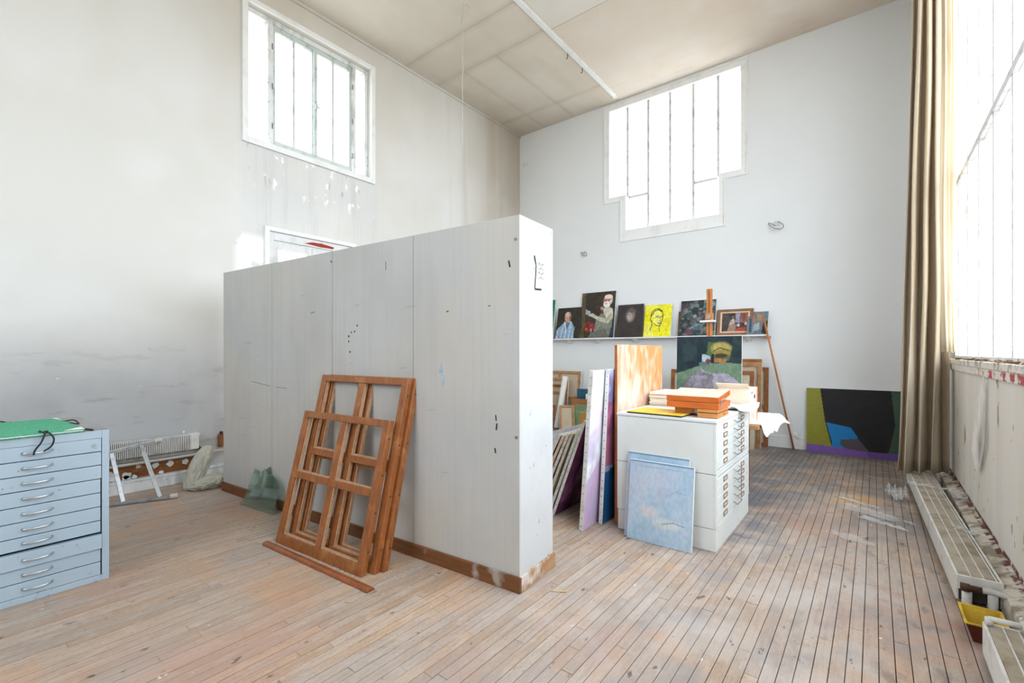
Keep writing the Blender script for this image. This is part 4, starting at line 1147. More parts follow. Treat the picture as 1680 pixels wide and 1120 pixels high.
onshelf('shelf_painting', 'green painting at the left end of the shelf beside partition', -5.55, -4.985, 0.79, 7.63, r_green())
onshelf('shelf_painting', 'dark portrait of bald man in pale blue coat on shelf', -4.918, -4.395, 0.615, 7.615, r_coat(), 'dark_edge')
canvas('shelf_painting', 'plain dark canvas half hidden behind the portrait with palette', 0.52, 0.86, 0.022, Ras(30, 40, (92, 80, 60)).blotch([(70, 60, 46), (140, 110, 54)], 3, 4, 3, 0.6), (-4.385, 7.675, SZ + 0.001), 0, shelf_tilt(0.86, 0.022, 7.675), 'dark_edge', group='paintings on the long wall shelf')
onshelf('shelf_painting', 'tall portrait of bearded painter in cream jacket holding palette', -4.283, -3.683, 0.865, 7.618, r_painter())
onshelf('shelf_painting', 'nearly black painting with a single pale face on shelf', -3.641, -3.165, 0.60, 7.612, r_dark(), 'dark_edge')
onshelf('shelf_painting', 'bright yellow painting with black line drawing of a head', -3.133, -2.66, 0.565, 7.622, r_yellow())
canvas('shelf_painting', 'brown edged canvas behind the mottled blue green painting on shelf', 0.42, 0.42, 0.022, Ras(30, 30, (120, 92, 64)).blotch([(90, 66, 44)], 4, 4, 6, 0.6), (-2.56, 7.672, SZ + 0.001), 0, shelf_tilt(0.42, 0.022, 7.672), 'stretcher', group='paintings on the long wall shelf')
onshelf('shelf_painting', 'mottled blue green painting behind the easel mast on shelf', -2.515, -1.968, 0.595, 7.615, r_teal())
fp = empty('framed_painting', (-1.949, 7.655, SZ + 0.001), (R(shelf_tilt(0.415, 0.035, 7.655)), 0, 0)); tag(fp, 'brown framed painting of a figure in a red interior', 'painting', 'paintings on the long wall shelf')
fw, fh = 0.51, 0.415
for a in ((0, 0.045, 0, fh), (fw - 0.045, fw, 0, fh), (0.045, fw - 0.045, 0, 0.04), (0.045, fw - 0.045, fh - 0.04, fh)):
    MB().box(a[0], a[1], 0, 0.035, a[2], a[3]).build('frame_side', M['gilt'], fp, bevel=0.006)
MB().box(0.045, 0.07, 0.008, 0.03, 0.04, fh - 0.04).box(fw - 0.07, fw - 0.045, 0.008, 0.03, 0.04, fh - 0.04).box(0.07, fw - 0.07, 0.008, 0.03, 0.04, 0.062).box(0.07, fw - 0.07, 0.008, 0.03, fh - 0.062, fh - 0.04).build('frame_liner', M['gilt_inner'], fp)
link('painted_face', paint_mesh(fw - 0.14, fh - 0.124, r_interior()), fp, (0.07, 0.018, 0.062))
onshelf('shelf_painting', 'small grey blue abstract painting at the right shelf end', -1.516, -1.236, 0.38, 7.60, r_small(), d=0.02)

# leaning broom stick at the shelf end
sp = MB().tube([(0, 0, 0), (-0.367, -0.19, 1.97)], 0.0125, 10).build('wooden_pole', M['easel_wood'], None, (-0.913, 7.70, 0.004), smooth=True)
tag(sp, 'long thin brown wooden pole leaning on the shelf end', 'pole')
so = MB().box(0, 0.07, -0.012, 0, 0, 0.07).tube([(0.035, -0.012, 0.035), (0.035, -0.03, 0.035)], 0.014, 8).build('wall_socket', M['white_trim'], None, (-0.93, YB - 0.024, 0.17), bevel=0.003)
tag(so, 'small white wall socket behind the leaning pole', 'socket')

# ================================================================== EASEL with dark landscape painting
ea = empty('easel', (-1.69, 6.30, 0)); tag(ea, 'orange wooden studio easel with tall mast behind white cabinet', 'easel')
MB().box(-0.034, 0.034, -0.012, 0.03, 0.25, 2.22).build('mast', M['easel_wood'], ea, bevel=0.008)
MB().box(-0.004, 0.004, -0.0135, -0.011, 0.6, 2.19).build('mast_groove', M['copper_dark'], ea)
for s in (-1, 1):
    MB().bar((s * 0.06, 0.03, 1.0), (s * 0.19, -0.05, 0.0), 0.05, 0.03, (0, 1, 0)).build('leg', M['easel_wood'], ea, bevel=0.004)
MB().bar((0, 0.05, 1.3), (0, 0.75, 0.0), 0.05, 0.03, (0, 1, 0)).build('rear_leg', M['easel_wood'], ea, bevel=0.004)
MB().box(-0.30, 0.30, -0.09, 0.02, 0.64, 0.675).build('tray', M['easel_wood'], ea, bevel=0.004)
MB().box(-0.046, 0.046, -0.03, 0.032, 1.80, 1.90).build('clamp', M['small_box'], ea, bevel=0.004)
MB().tube([(0, -0.03, 1.85), (0, -0.045, 1.85)], 0.024, 10).bar((-0.03, -0.045, 1.835), (0.03, -0.045, 1.86), 0.012, 0.012).build('clamp_knob', M['grey_metal'], ea)
MB().box(-0.105, 0.085, -0.06, 0.0, 1.785, 1.808).build('canvas_holder', M['white_trim'], ea, bevel=0.003)


def r_land():
    r = Ras(96, 104, (36, 50, 56)).blotch([(28, 40, 46), (44, 64, 66), (60, 76, 76)], 5, 5, 61, 0.5)
    r.poly([(0, 0.0), (0, 0.48), (0.1, 0.50), (0.35, 0.585), (0.5, 0.62), (0.8, 0.635), (1, 0.62), (1, 0)], (112, 138, 112))
    r.poly([(0, 0), (0, 0.40), (0.2, 0.38), (0.5, 0.42), (1, 0.35), (1, 0)], (92, 116, 104), 0.7)
    r.poly([(0.47, 0.66), (0.5, 0.92), (0.54, 0.92), (0.72, 0.90), (0.86, 0.86), (0.82, 0.66), (0.62, 0.68)], (84, 106, 68))
    r.ell(0.70, 0.83, 0.15, 0.09, (176, 158, 90), 0.4).ell(0.72, 0.76, 0.12, 0.06, (150, 130, 72), 0.4).line([(0.58, 0.79), (0.68, 0.84), (0.82, 0.80)], 0.012, (92, 84, 48)).ell(0.70, 0.73, 0.10, 0.03, (64, 58, 40), 0.4)
    r.poly([(0.40, 0.60), (0.41, 0.745), (0.45, 0.755), (0.53, 0.72), (0.54, 0.62)], (172, 190, 196)).ell(0.50, 0.645, 0.04, 0.04, (122, 66, 84), 0.3).ell(0.42, 0.615, 0.06, 0.03, (96, 118, 128), 0.4)
    r.poly([(0.59, 0.635), (0.60, 0.69), (0.80, 0.685), (0.76, 0.625)], (166, 116, 72)).poly([(0.55, 0.64), (0.55, 0.75), (0.59, 0.75), (0.59, 0.64)], (34, 40, 44))
    return r.grain(0.2)


canvas('easel_painting', 'dark painting with green table standing on the wooden easel', 0.80, 0.925, 0.03, r_land(), (-2.09, 6.215, 0.677), 0, -2.0)

# ================================================================== BIG DARK PAINTING AT THE BACK WALL
def r_black():
    r = Ras(150, 130, (36, 35, 38)).blotch([(30, 30, 32), (44, 42, 44)], 5, 5, 71, 0.4)
    r.poly([(0, 0), (0, 1), (0.155, 1), (0.21, 0.5), (0.285, 0.12), (0.28, 0)], (142, 140, 52)).poly([(0.0, 0.5), (0.0, 1), (0.155, 1), (0.2, 0.55), (0.1, 0.3)], (148, 146, 62), 0.5)
    r.poly([(0.225, 0.48), (0.49, 0.425), (0.56, 0.30), (0.56, 0.12), (0.29, 0.10), (0.285, 0.2)], (36, 128, 196))
    r.poly([(0.38, 0.235), (0.57, 0.265), (0.70, 0.06), (0.68, 0.03), (0.46, 0.08), (0.38, 0.16)], (84, 78, 84))
    r.poly([(0.86, 0.0), (0.94, 0.5), (0.90, 1), (1, 1), (1, 0)], (70, 94, 76), 0.9)
    r.poly([(0, 0), (0, 0.125), (0.35, 0.115), (0.62, 0.09), (1, 0.10), (1, 0)], (128, 92, 168)).poly([(0.68, 0.0), (0.64, 0.09), (1, 0.1), (1, 0)], (104, 80, 148), 0.8)
    return r.grain(0.06)


canvas('large_abstract_painting', 'large black abstract with olive blue and purple on floor', 1.03, 0.895, 0.03, r_black(), (-0.757, 7.655, 0.001), 1.0, -3.6)

# ================================================================== CANVASES STACKED AT THE BACK WALL, right of the easel
for (lab, x1, w, h, y, t, wd) in (
        ('aged stretched canvas seen from behind, rearmost of the back wall stack', -1.235, 0.95, 1.17, 7.665, -3.0, 'stretcher_dark'),
        ('tallest stretched canvas seen from behind in the back wall stack', -1.315, 1.05, 1.295, 7.56, -4.5, 'stretcher_dark'),
        ('stretched canvas seen from behind, third from back wall in the stack', -1.305, 0.9, 1.24, 7.50, -4.5, 'stretcher'),
        ('lower stretched canvas with yellowish cloth, frontmost of the back wall stack', -1.385, 1.22, 1.125, 7.40, -5.5, 'stretcher_dark')):
    stretcher('stretched_canvas', lab, w, h, (x1 - w, y, 0.001), 0, t, wd, bw=0.055, group='canvases stacked backwards at the back wall', canv='canvas_cream' if 'yellowish' in lab else 'raw_canvas')
for i, (x1, y, h, lab) in enumerate(((-1.36, 7.33, 0.62, 'low narrow canvas edge second from front under the white sheet'), (-1.40, 7.27, 0.60, 'low narrow canvas edge frontmost under the white sheet'))):
    canvas('stretched_canvas', lab, 0.75, h, 0.028, None, (x1 - 0.75, y, 0.001), 0, -6, 'canvas_cream', cat='canvas', group='canvases stacked backwards at the back wall')

# ================================================================== CANVASES, ROLL AND BOX at the back wall, left part
for (lab, x1, w, h, y, t, wd) in (
        ('stretched canvas seen from behind, tallest of those by the paper roll', -4.385, 0.95, 1.03, 7.60, -5, 'stretcher'),
        ('stretched canvas seen from behind, second tallest by the paper roll', -4.60, 0.92, 0.90, 7.50, -5, 'stretcher'),
        ('stretched canvas seen from behind, middle height by the paper roll', -4.63, 0.90, 0.78, 7.42, -6, 'stretcher_dark'),
        ('stretched canvas seen from behind, second lowest by the paper roll', -4.64, 0.90, 0.66, 7.33, -7, 'stretcher'),
        ('stretched canvas seen from behind, lowest by the paper roll', -4.66, 0.85, 0.42, 7.17, -9, 'stretcher_dark')):
    stretcher('stretched_canvas', lab, w, h, (x1 - w, y, 0.001), 0, t, wd, group='canvases stacked by the paper roll')
pr = MB().tube([(0, 0, 0.0), (0.06, 0.20, 0.93)], 0.052, 18, cap=False).tube([(0.0, 0.0, 0.002), (0.06, 0.20, 0.928)], 0.040, 18, cap=False).build('paper_roll', M['white_paper'], None, (-4.57, 7.13, 0.012), smooth=True)
tag(pr, 'thick white paper roll leaning on stacked canvases', 'paper roll')
cb = empty('cardboard_box', (-4.36, 7.30, 0)); tag(cb, 'brown cardboard box behind the small green canvas', 'box')
MB().box(0, 0.5, 0, 0.01, 0, 0.55).box(0, 0.5, 0.33, 0.34, 0, 0.55).box(0, 0.01, 0.01, 0.33, 0, 0.55).box(0.49, 0.5, 0.01, 0.33, 0, 0.55).box(0, 0.5, 0, 0.34, 0, 0.01).build('walls', M['brown_card'], cb)
MB().box(0.0, 0.5, 0, 0.008, -0.14, 0).build('flap', M['brown_card'], cb, (0, -0.002, 0.55), (R(14), 0, 0))
MB().box(0.012, 0.488, 0.012, 0.328, 0.012, 0.40).build('paper_filling', M['cream_paper'], cb)
for (lab, x0, w, h, z, rz, mk_) in (('teal cloth bound book standing leftmost in the cardboard box', 0.16, 0.03, 0.32, 0.402, 12, 'teal_book'), ('white paperback standing upright in the cardboard box', 0.31, 0.04, 0.24, 0.402, 84, 'white_paper'), ('tan paperback standing rightmost in the cardboard box', 0.42, 0.035, 0.25, 0.402, 84, 'cardboard')):
    b = empty('book', (-4.36 + x0 - (0.1 if 'teal' in lab else 0), 7.34 + (0.06 if 'teal' in lab else 0), z), (0, 0, R(rz))); tag(b, lab, 'book', 'books in the cardboard box')
    MB().box(0, 0.2, 0, 0.004, 0, h).box(0, 0.2, w - 0.004, w, 0, h).box(0, 0.004, 0.004, w - 0.004, 0, h).build('cover', M[mk_], b)
    MB().box(0.005, 0.195, 0.0045, w - 0.0045, 0.004, h - 0.004).build('pages', M['cream_paper'], b)
r = Ras(48, 44, (122, 146, 104)).blotch([(104, 128, 90), (136, 158, 118)], 4, 4, 81, 0.5).poly([(0.25, 0), (0.27, 0.72), (1, 0.74), (1, 0)], (172, 130, 66)).ell(0.62, 0.35, 0.14, 0.12, (122, 112, 168), 0.5).ell(0.7, 0.25, 0.1, 0.12, (96, 90, 160), 0.5).line([(0.27, 0.73), (1, 0.75)], 0.02, (176, 170, 120))
canvas('small_canvas', 'small green canvas with ochre panel before the cardboard box', 0.50, 0.47, 0.025, r, (-4.24, 7.10, 0.001), 0, -14)
stretcher('stretched_canvas', 'small unpainted canvas seen from behind beside the green canvas', 0.26, 0.46, (-4.36, 6.90, 0.001), 36, -15, 'stretcher', cross=False, bw=0.035, group='canvases stacked by the paper roll')

# ================================================================== LEANING CANVASES LEFT OF THE WHITE CABINET
def r_flow(bg, cols, seed):
    return Ras(60, 80, bg).blotch(cols, 4, 5, seed, 0.75, 0.5, 0.62).grain(0.15)


rt1 = r_flow((226, 232, 240), [(206, 216, 230), (238, 240, 244)], 91)
rt1.poly([(0, 0), (0, 0.30), (0.2, 0.40), (0.5, 0.55), (1, 0.6), (1, 0)], (204, 178, 212), 0.9).blotch([(226, 196, 220), (178, 176, 214), (196, 160, 196)], 4, 6, 95, 0.3)
canvas('large_canvas', 'tall white and lilac canvas on edge, nearest the camera', 1.0, 1.255, 0.036, rt1, (-1.787, 3.165, 0.001), 94, 4.0, staples=True, group='canvases leaning left of the white cabinet')
rt2 = r_flow((108, 134, 184), [(76, 104, 164), (176, 186, 214)], 101)
rt2.poly([(0, 0.38), (0, 0.8), (0.3, 0.72), (1, 0.8), (1, 0.3)], (170, 72, 96), 0.7).poly([(0, 0), (0, 0.33), (0.4, 0.4), (1, 0.3), (1, 0)], (28, 84, 136), 0.9).blotch([(90, 40, 70)], 5, 6, 105, 0.5)
canvas('large_canvas', 'tall blue and crimson canvas on edge beside the white cabinet', 1.0, 1.26, 0.034, rt2, (-1.735, 3.385, 0.001), 90, 3.0, staples=True, group='canvases leaning left of the white cabinet')
canvas('large_canvas', 'tall cream edged dark green canvas behind the lilac one', 0.9, 1.21, 0.034, r_flow((60, 92, 64), [(40, 66, 48), (96, 120, 70)], 111), (-1.887, 3.375, 0.001), 93, 5.6, 'canvas_cream', staples=True, group='canvases leaning left of the white cabinet')
lean = [(-2.152, 3.315, 0.885, 20.2, (116, 62, 104), 'purple faced stapled canvas, rightmost of the slanting row', 'canvas_edge'),
        (-2.222, 3.365, 0.80, 21.2, (120, 110, 124), 'stapled canvas second from right in the slanting row', 'canvas_edge'),
        (-2.296, 3.38, 0.76, 22.5, (150, 140, 120), 'cream edged canvas third from right in the slanting row', 'canvas_cream'),
        (-2.372, 3.42, 0.75, 24.0, (96, 84, 104), 'stapled canvas fourth from right in the slanting row', 'canvas_edge'),
        (-2.452, 3.46, 0.73, 25.5, (190, 110, 70), 'orange faced canvas fifth from right in the slanting row', 'canvas_cream'),
        (-2.535, 3.50, 0.73, 27.0, (120, 60, 84), 'dark red canvas leftmost of the slanting row', 'canvas_edge')]
for (x0, y0, h, t, c, lab, e) in lean:
    canvas('leaning_canvas', lab, 0.8, h, 0.026, r_flow(c, [tuple(max(0, k - 34) for k in c), tuple(min(255, k + 40) for k in c)], int(h * 1000)), (x0, y0, 0.001), 91, t, e, staples=True, group='canvases slanting behind the partition end')
canvas('leaning_canvas', 'long pale stapled canvas tilted behind the slanting row', 0.75, 0.45, 0.03, r_flow((200, 200, 206), [(176, 180, 190)], 131), (-2.95, 4.45, 0.002), 0, -6, staples=False, group='canvases slanting behind the partition end', roll=-18)

# ================================================================== WHITE PLAN CHEST
wc = empty('white_plan_chest', (-1.61, 3.40, 0)); tag(wc, 'white steel plan chest with ten shallow labelled drawers', 'plan chest')
WX, WY = 0.745, 1.05
MB().box(0.004, WX - 0.004, 0.004, WY, 0.0, 0.155).build('plinth', M['white_steel'], wc, bevel=0.003)
for z0, z1 in ((0.159, 0.536), (0.540, 0.895)):
    MB().box(0, WX - 0.02, 0, WY, z0, z1).box(WX - 0.02, WX, 0, 0.03, z0, z1).box(WX - 0.02, WX, WY - 0.03, WY, z0, z1).box(WX - 0.02, WX, 0.03, WY - 0.03, z0, z0 + 0.022).box(WX - 0.02, WX, 0.03, WY - 0.03, z1 - 0.014, z1).build('carcass', M['white_steel'], wc, bevel=0.002)
MB().box(-0.004, WX + 0.004, -0.004, WY + 0.004, 0.898, 0.92).build('top', M['white_steel'], wc, bevel=0.004)
for zc0 in (0.859, 0.474):
    for k in range(5):
        zc = zc0 - k * 0.0633
        dr = MB().box(WX - 0.018, WX + 0.001, 0.032, WY - 0.032, zc - 0.0305, zc + 0.0305).build('drawer', M['white_steel'], wc, bevel=0.002)
        for yl_ in (0.235, 0.79):
            h_ = MB()
            for a in ((-0.05, 0.05, 0.011, 0.017), (-0.05, 0.05, -0.017, -0.011), (-0.05, -0.043, -0.011, 0.011), (0.043, 0.05, -0.011, 0.011)):
                h_.box(WX + 0.001, WX + 0.006, yl_ + a[0], yl_ + a[1], zc + a[2], zc + a[3])
            h_.build('label_holder', M['brass_label'], dr)
            MB().box(WX + 0.001, WX + 0.003, yl_ - 0.043, yl_ + 0.043, zc - 0.011, zc + 0.011).build('label_card', M['card'], dr)
        yh = 0.57
        MB().tube([(WX, yh - 0.075, zc + 0.012), (WX + 0.03, yh - 0.075, zc - 0.004), (WX + 0.03, yh + 0.075, zc - 0.004), (WX, yh + 0.075, zc + 0.012)], 0.0042, 6).build('handle', M['handle_dark'], dr)
for zz in (0.90, 0.53):
    MB().box(WX, WX + 0.004, WY - 0.02, WY - 0.004, zz - 0.012, zz + 0.008).build('corner_tab', material('blue_tape', (92, 120, 168), 0.6, [dict(c=(70, 98, 150), s=9, a=0.5)]), wc)

# two blue canvases leaning on its side
def r_blue(seed):
    r = Ras(80, 100, (166, 192, 210)).blotch([(152, 184, 208), (182, 198, 214), (188, 184, 208)], 2, 3, seed, 0.6, 0.4, 0.8)
    r.blotch([(196, 206, 214), (154, 182, 204)], 3, 2, seed + 3, 0.45, 0.45, 0.75)
    r.ell(0.35, 0.38, 0.14, 0.07, (212, 204, 206), 0.6, 0.8).ell(0.62, 0.27, 0.22, 0.06, (206, 208, 204), 0.6, 0.8).line([(0.55, 0.26), (0.72, 0.30), (0.88, 0.28)], 0.012, (112, 156, 188), 0.8).line([(0.6, 0.6), (0.75, 0.68), (0.9, 0.66)], 0.02, (150, 176, 206), 0.7).line([(0, 0.99), (1, 0.99)], 0.012, (110, 146, 172)).line([(0.0, 0.93), (0.95, 0.94)], 0.006, (140, 172, 196))
    return r.grain(0.08)


canvas('blue_canvas', 'pale blue canvas leaning frontmost on the white plan chest', 0.475, 0.585, 0.022, r_blue(151), (-1.472, 3.268, 0.001), 1.0, -7.6, cat='painting', group='blue canvases on the white chest')
canvas('blue_canvas', 'slightly larger pale blue canvas just behind the front blue one', 0.468, 0.635, 0.02, r_blue(161), (-1.505, 3.296, 0.001), 0.3, -7.0, cat='painting', group='blue canvases on the white chest')

# orange plank standing between chest and canvases
pk = empty('plank_board', (-1.661, 3.46, 0)); tag(pk, 'tall orange board with whitewash standing left of white chest', 'board')
MB().box(0.003, 0.024, 0.003, 1.0, 0.0, 1.46).build('board_face', M['plank'], pk, bevel=0.002)
MB().box(0, 0.022, 0.0, 0.003, 0.0, 1.455).build('edge_strip', M['plank_edge'], pk)

# things on the white chest
sp_ = empty('paper_stack', (-1.605, 4.04, 0.9225)); tag(sp_, 'thick stack of cream paper on back of white chest', 'paper stack')
rr = random.Random(8)
for k in range(12):
    dx, dy = rr.uniform(-0.006, 0.006), rr.uniform(-0.01, 0.01)
    MB().box(0.008 + dx, 0.50 + dx, 0.0 + dy, 0.39 + dy, k * 0.0098, k * 0.0098 + 0.0093).build('paper_bundle', M['cream_paper'], sp_, bevel=0.002)
sh = sheet(14, 14, lambda s, t: (s * 0.34, t * 0.42, 0.001 + 0.05 * max(0, nz(s * 3, t * 3, 4)) + 0.05 * s * t * (0.5 + 0.5 * nz(s * 5, t * 4, 1)))).build('loose_paper', M['white_paper'], None, (-1.075, 4.02, 0.923), (0, 0, R(6)), smooth=True)
tag(solidify(sh, 0.0015), 'loose white paper sheet curling behind the paint box', 'paper')
yf = empty('yellow_folder', (-1.535, 3.415, 0.9225), (0, 0, R(-2))); tag(yf, 'yellow folder with black edge lying on white chest', 'folder')
MB().box(0, 0.43, 0, 0.33, 0.0, 0.008).build('back_cover', M['black_card'], yf)
MB().box(0.002, 0.43, 0.003, 0.33, 0.008, 0.012).build('front_cover', M['yellow_card'], yf)
sb = empty('small_wooden_box', (-1.215, 3.58, 0.9355)); tag(sb, 'small brown wooden box under left side of paint box', 'box')
MB().box(0, 0.17, 0, 0.22, 0, 0.0455).build('body', M['small_box'], sb, bevel=0.002)
MB().box(0.15, 0.172, -0.003, 0.02, 0.008, 0.04).build('catch', M['grey_metal'], sb)
sb = empty('small_wooden_box', (-1.02, 3.49, 0.9225)); tag(sb, 'light wooden two part box under right side of paint box', 'box')
MB().box(0, 0.14, 0, 0.31, 0, 0.033).build('body', M['small_box'], sb, bevel=0.002)
MB().box(0.004, 0.136, 0.004, 0.306, 0.033, 0.0385).build('slot', M['shadow_gap'], sb)
MB().box(0.0, 0.14, 0, 0.31, 0.0385, 0.06).build('lid', M['small_box'], sb, bevel=0.002)
MB().tube([(0.1401, 0.17, 0.016), (0.144, 0.17, 0.016)], 0.005, 6).build('knob', M['copper_dark'], sb)
pb = empty('paint_box', (-1.25, 3.50, 0.9835)); tag(pb, 'orange varnished paint box with lid ajar on small boxes', 'paint box')
MB().box(0, 0.375, 0, 0.335, 0, 0.046).build('base', M['orange_box'], pb, bevel=0.003)
ldd = MB().box(0, 0.375, 0, 0.335, 0, 0.04).build('lid', M['orange_box'], pb, (0, 0, 0.0485), (R(6), 0, 0), bevel=0.003)
MB().box(0.002, 0.373, 0.002, 0.333, 0.04, 0.0415).build('lid_top', M['box_lid'], ldd)
MB().box(0.375, 0.379, 0.05, 0.08, 0.0, 0.035).build('catch', M['grey_metal'], pb, (0, 0, 0.03))
MB().tube([(0.377, 0.06, 0.06), (0.377, 0.13, 0.075), (0.377, 0.2, 0.07)], 0.003, 6).build('lid_stay', M['grey_metal'], pb)

# ================================================================== TABLE BEHIND THE CHEST with boxes and cloths
tb = empty('side_table', (-1.60, 4.50, 0)); tag(tb, 'small wooden table hidden behind the white plan chest', 'table')
MB().box(0, 0.80, 0, 1.05, 0.715, 0.75).build('tabletop', M['stretcher'], tb, bevel=0.003)
for a in ((0.05, 0.05), (0.05, 0.95), (0.52, 0.05), (0.52, 0.80)):
    MB().box(a[0], a[0] + 0.05, a[1], a[1] + 0.05, 0, 0.715).build('leg', M['stretcher_dark'], tb, bevel=0.003)
ab = empty('archive_box', (-1.13, 4.50, 0.757)); tag(ab, 'pale archive carton with round finger hole beside paint box', 'carton')
MB().box(0, 0.262, 0, 0.335, 0, 0.315).build('body', M['white_card'], ab, bevel=0.003)
MB().box(0.2615, 0.2645, 0.29, 0.3352, 0, 0.314).box(0.2, 0.262, 0.3352, 0.338, 0, 0.314).build('coloured_spine', M['pink_card'], ab)
MB().tube([(0.262, 0.205, 0.235), (0.2655, 0.205, 0.235)], 0.02, 16).build('finger_hole', M['shadow_gap'], ab)
lp = MB()
for k in range(9):
    z = 0.16 - k * 0.015
    lp.box(0.262, 0.263, 0.07, 0.07 + (0.16 if k % 3 else 0.11), z, z + 0.004)
for k in range(4):
    lp.box(0.262, 0.263, 0.06 + k * 0.022, 0.074 + k * 0.022, 0.265, 0.285)
lp.build('printed_lines', M['tan_print'], ab)
MB().box(0.0, 0.262, -0.10, 0.0, -0.002, 0.002).build('flap', M['white_card'], ab, (0, 0, 0.316), (R(-28), 0, 0))
MB().box(-0.12, 0.0, 0.0, 0.335, -0.002, 0.002).build('flap', M['cardboard'], ab, (0, 0, 0.316), (0, R(-16), 0))
kb = empty('carton', (-1.585, 4.90, 0.757)); tag(kb, 'tan carton on the table under the grey cloth', 'carton')
MB().box(0, 0.50, 0, 0.42, 0, 0.265).build('body', M['cardboard'], kb, bevel=0.003)
MB().box(0.01, 0.49, -0.11, 0, 0.262, 0.267).build('flap', M['white_card'], kb)


RID = [(0.5, -0.25, 0.10, 0.045), (1.1, 0.1, 0.08, 0.04), (-0.5, 0.35, 0.09, 0.04), (2.3, -0.1, 0.07, 0.03), (0.15, 0.30, 0.07, 0.035), (-0.9, -0.35, 0.08, 0.035), (1.9, 0.45, 0.07, 0.03), (0.8, 0.5, 0.07, 0.03), (-0.2, -0.55, 0.07, 0.03)]


def heap(s, t):
    a, b = s * 2 - 1, t * 2 - 1
    d = min(1.0, (abs(a) ** 3.2 + abs(b) ** 3.2) ** (1 / 3.2))
    dome = (1 - d ** 3.4)
    z = 0.012 + 0.15 * dome * (0.85 - 0.30 * a + 0.25 * nz(a * 1.1 + 4, b * 1.1, 6))
    for th, c, w, h in RID:
        q_ = a * math.cos(th) + b * math.sin(th) - c + 0.25 * nz(a * 1.6 + th, b * 1.6, th)
        z += h * math.exp(-abs(q_ / w) ** 1.5) * (dome ** 0.5) * max(0.1, 0.55 + 0.8 * nz(a * 1.3, b * 1.3, th * 5))
    k = 1 + 0.16 * nz(a * 2.2, b * 2.2, 7)
    return (a * 0.285 * k, b * 0.20 * k, z + 0.006 * nz(a * 14, b * 14, 3))


gc = heap
gcl = sheet(80, 60, heap).build('grey_cloth', M['grey_cloth'], None, (-1.335, 5.09, 1.012), smooth=True)
tag(solidify(gcl, 0.008), 'crumpled grey woollen cloth heaped on the tan carton', 'cloth')


def drape(s, t):
    # s across (from table middle to beyond its right edge), t along y
    y = t * 0.93
    edge = 0.18 + 0.02 * nz(t * 4, 0, 2)
    u = s * (0.32 + 0.04 * nz(t * 3, 1, 1) + (0.02 * max(0, (t - 0.72) / 0.28)))
    if u < edge:
        x, z = u, 0.004 + 0.006 * abs(nz(u * 20, y * 8, 1))
    else:
        o = u - edge
        stiff = max(0, (t - 0.70) / 0.30)
        x = edge + o * (0.30 + 0.35 * stiff) + 0.02 * nz(y * 7, o * 9, 5)
        z = 0.008 - o * (0.80 - 0.35 * stiff) + 0.02 * nz(y * 6, o * 8, 2) * (o / 0.1)
    return (x, y, z)


dc = sheet(30, 50, drape).build('white_sheet', M['white_cloth'], None, (-0.97, 4.56, 0.751), smooth=True)
tag(solidify(dc, 0.003), 'white dust sheet hanging over the edge behind white chest', 'sheet')

# ================================================================== CURTAIN
def curtain(name, x_lo, x_hi, y_mid, depth, folds, z0, z1, mkey, label, seed, squeeze=0.0, nu=220, nv=44):
    """hanging cloth gathered into deep folds: it runs along x and swings to and fro in y"""
    def f(s, t):
        z = z0 + (z1 - z0) * t
        k = 1 - t
        lo = x_lo + squeeze * (1 - k ** 1.6)
        ph = s * folds * 2 * math.pi + 0.5 * nz(s * 5 + seed, z * 0.3, seed)
        w = math.sin(ph)
        w = math.copysign(abs(w) ** 0.75, w)
        dep = depth * (0.65 + 0.35 * k) * (1 + 0.5 * nz(math.floor(s * folds * 2) * 1.7, seed, 3.3))
        x = lo + (x_hi - lo) * s + 0.020 * math.sin(2 * ph + 0.6) + 0.030 * nz(s * 6, z * 0.55, seed) * (0.25 + k) * min(1, 6 * (1 - s))
        y = y_mid + 0.25 * (s - 0.5) + dep * w + 0.05 * nz(s * 4, z * 0.8, seed + 3) * (0.3 + k)
        return (min(x, 0.605), y, z + (0.02 * nz(s * 6, seed, 0) if t < 0.01 else 0))
    o = sheet(nu, nv, f).build(name, M[mkey], None, smooth=True)
    solidify(o, 0.003)
    return tag(o, label, 'curtain')


curtain('curtain', 0.165, 0.565, 6.24, 0.125, 3.6, 0.185, 5.93, 'linen', 'heavy beige linen curtain bunched at the end of the glazing', 3.0, 0.13)
curtain('curtain', 0.50, 0.604, 5.93, 0.035, 2.5, 1.40, 5.93, 'lining', 'thin cream curtain hanging in the light against the glazing', 11.0, 0.0, 80, 30)
rl = MB().tube([(0.42, -2.5, 5.93), (0.42, 7.6, 5.93)], 0.012, 8).build('curtain_rail', M['grey_metal'], smooth=True); tag(rl, 'thin metal curtain rail under the ceiling by the glazing', 'curtain rail')

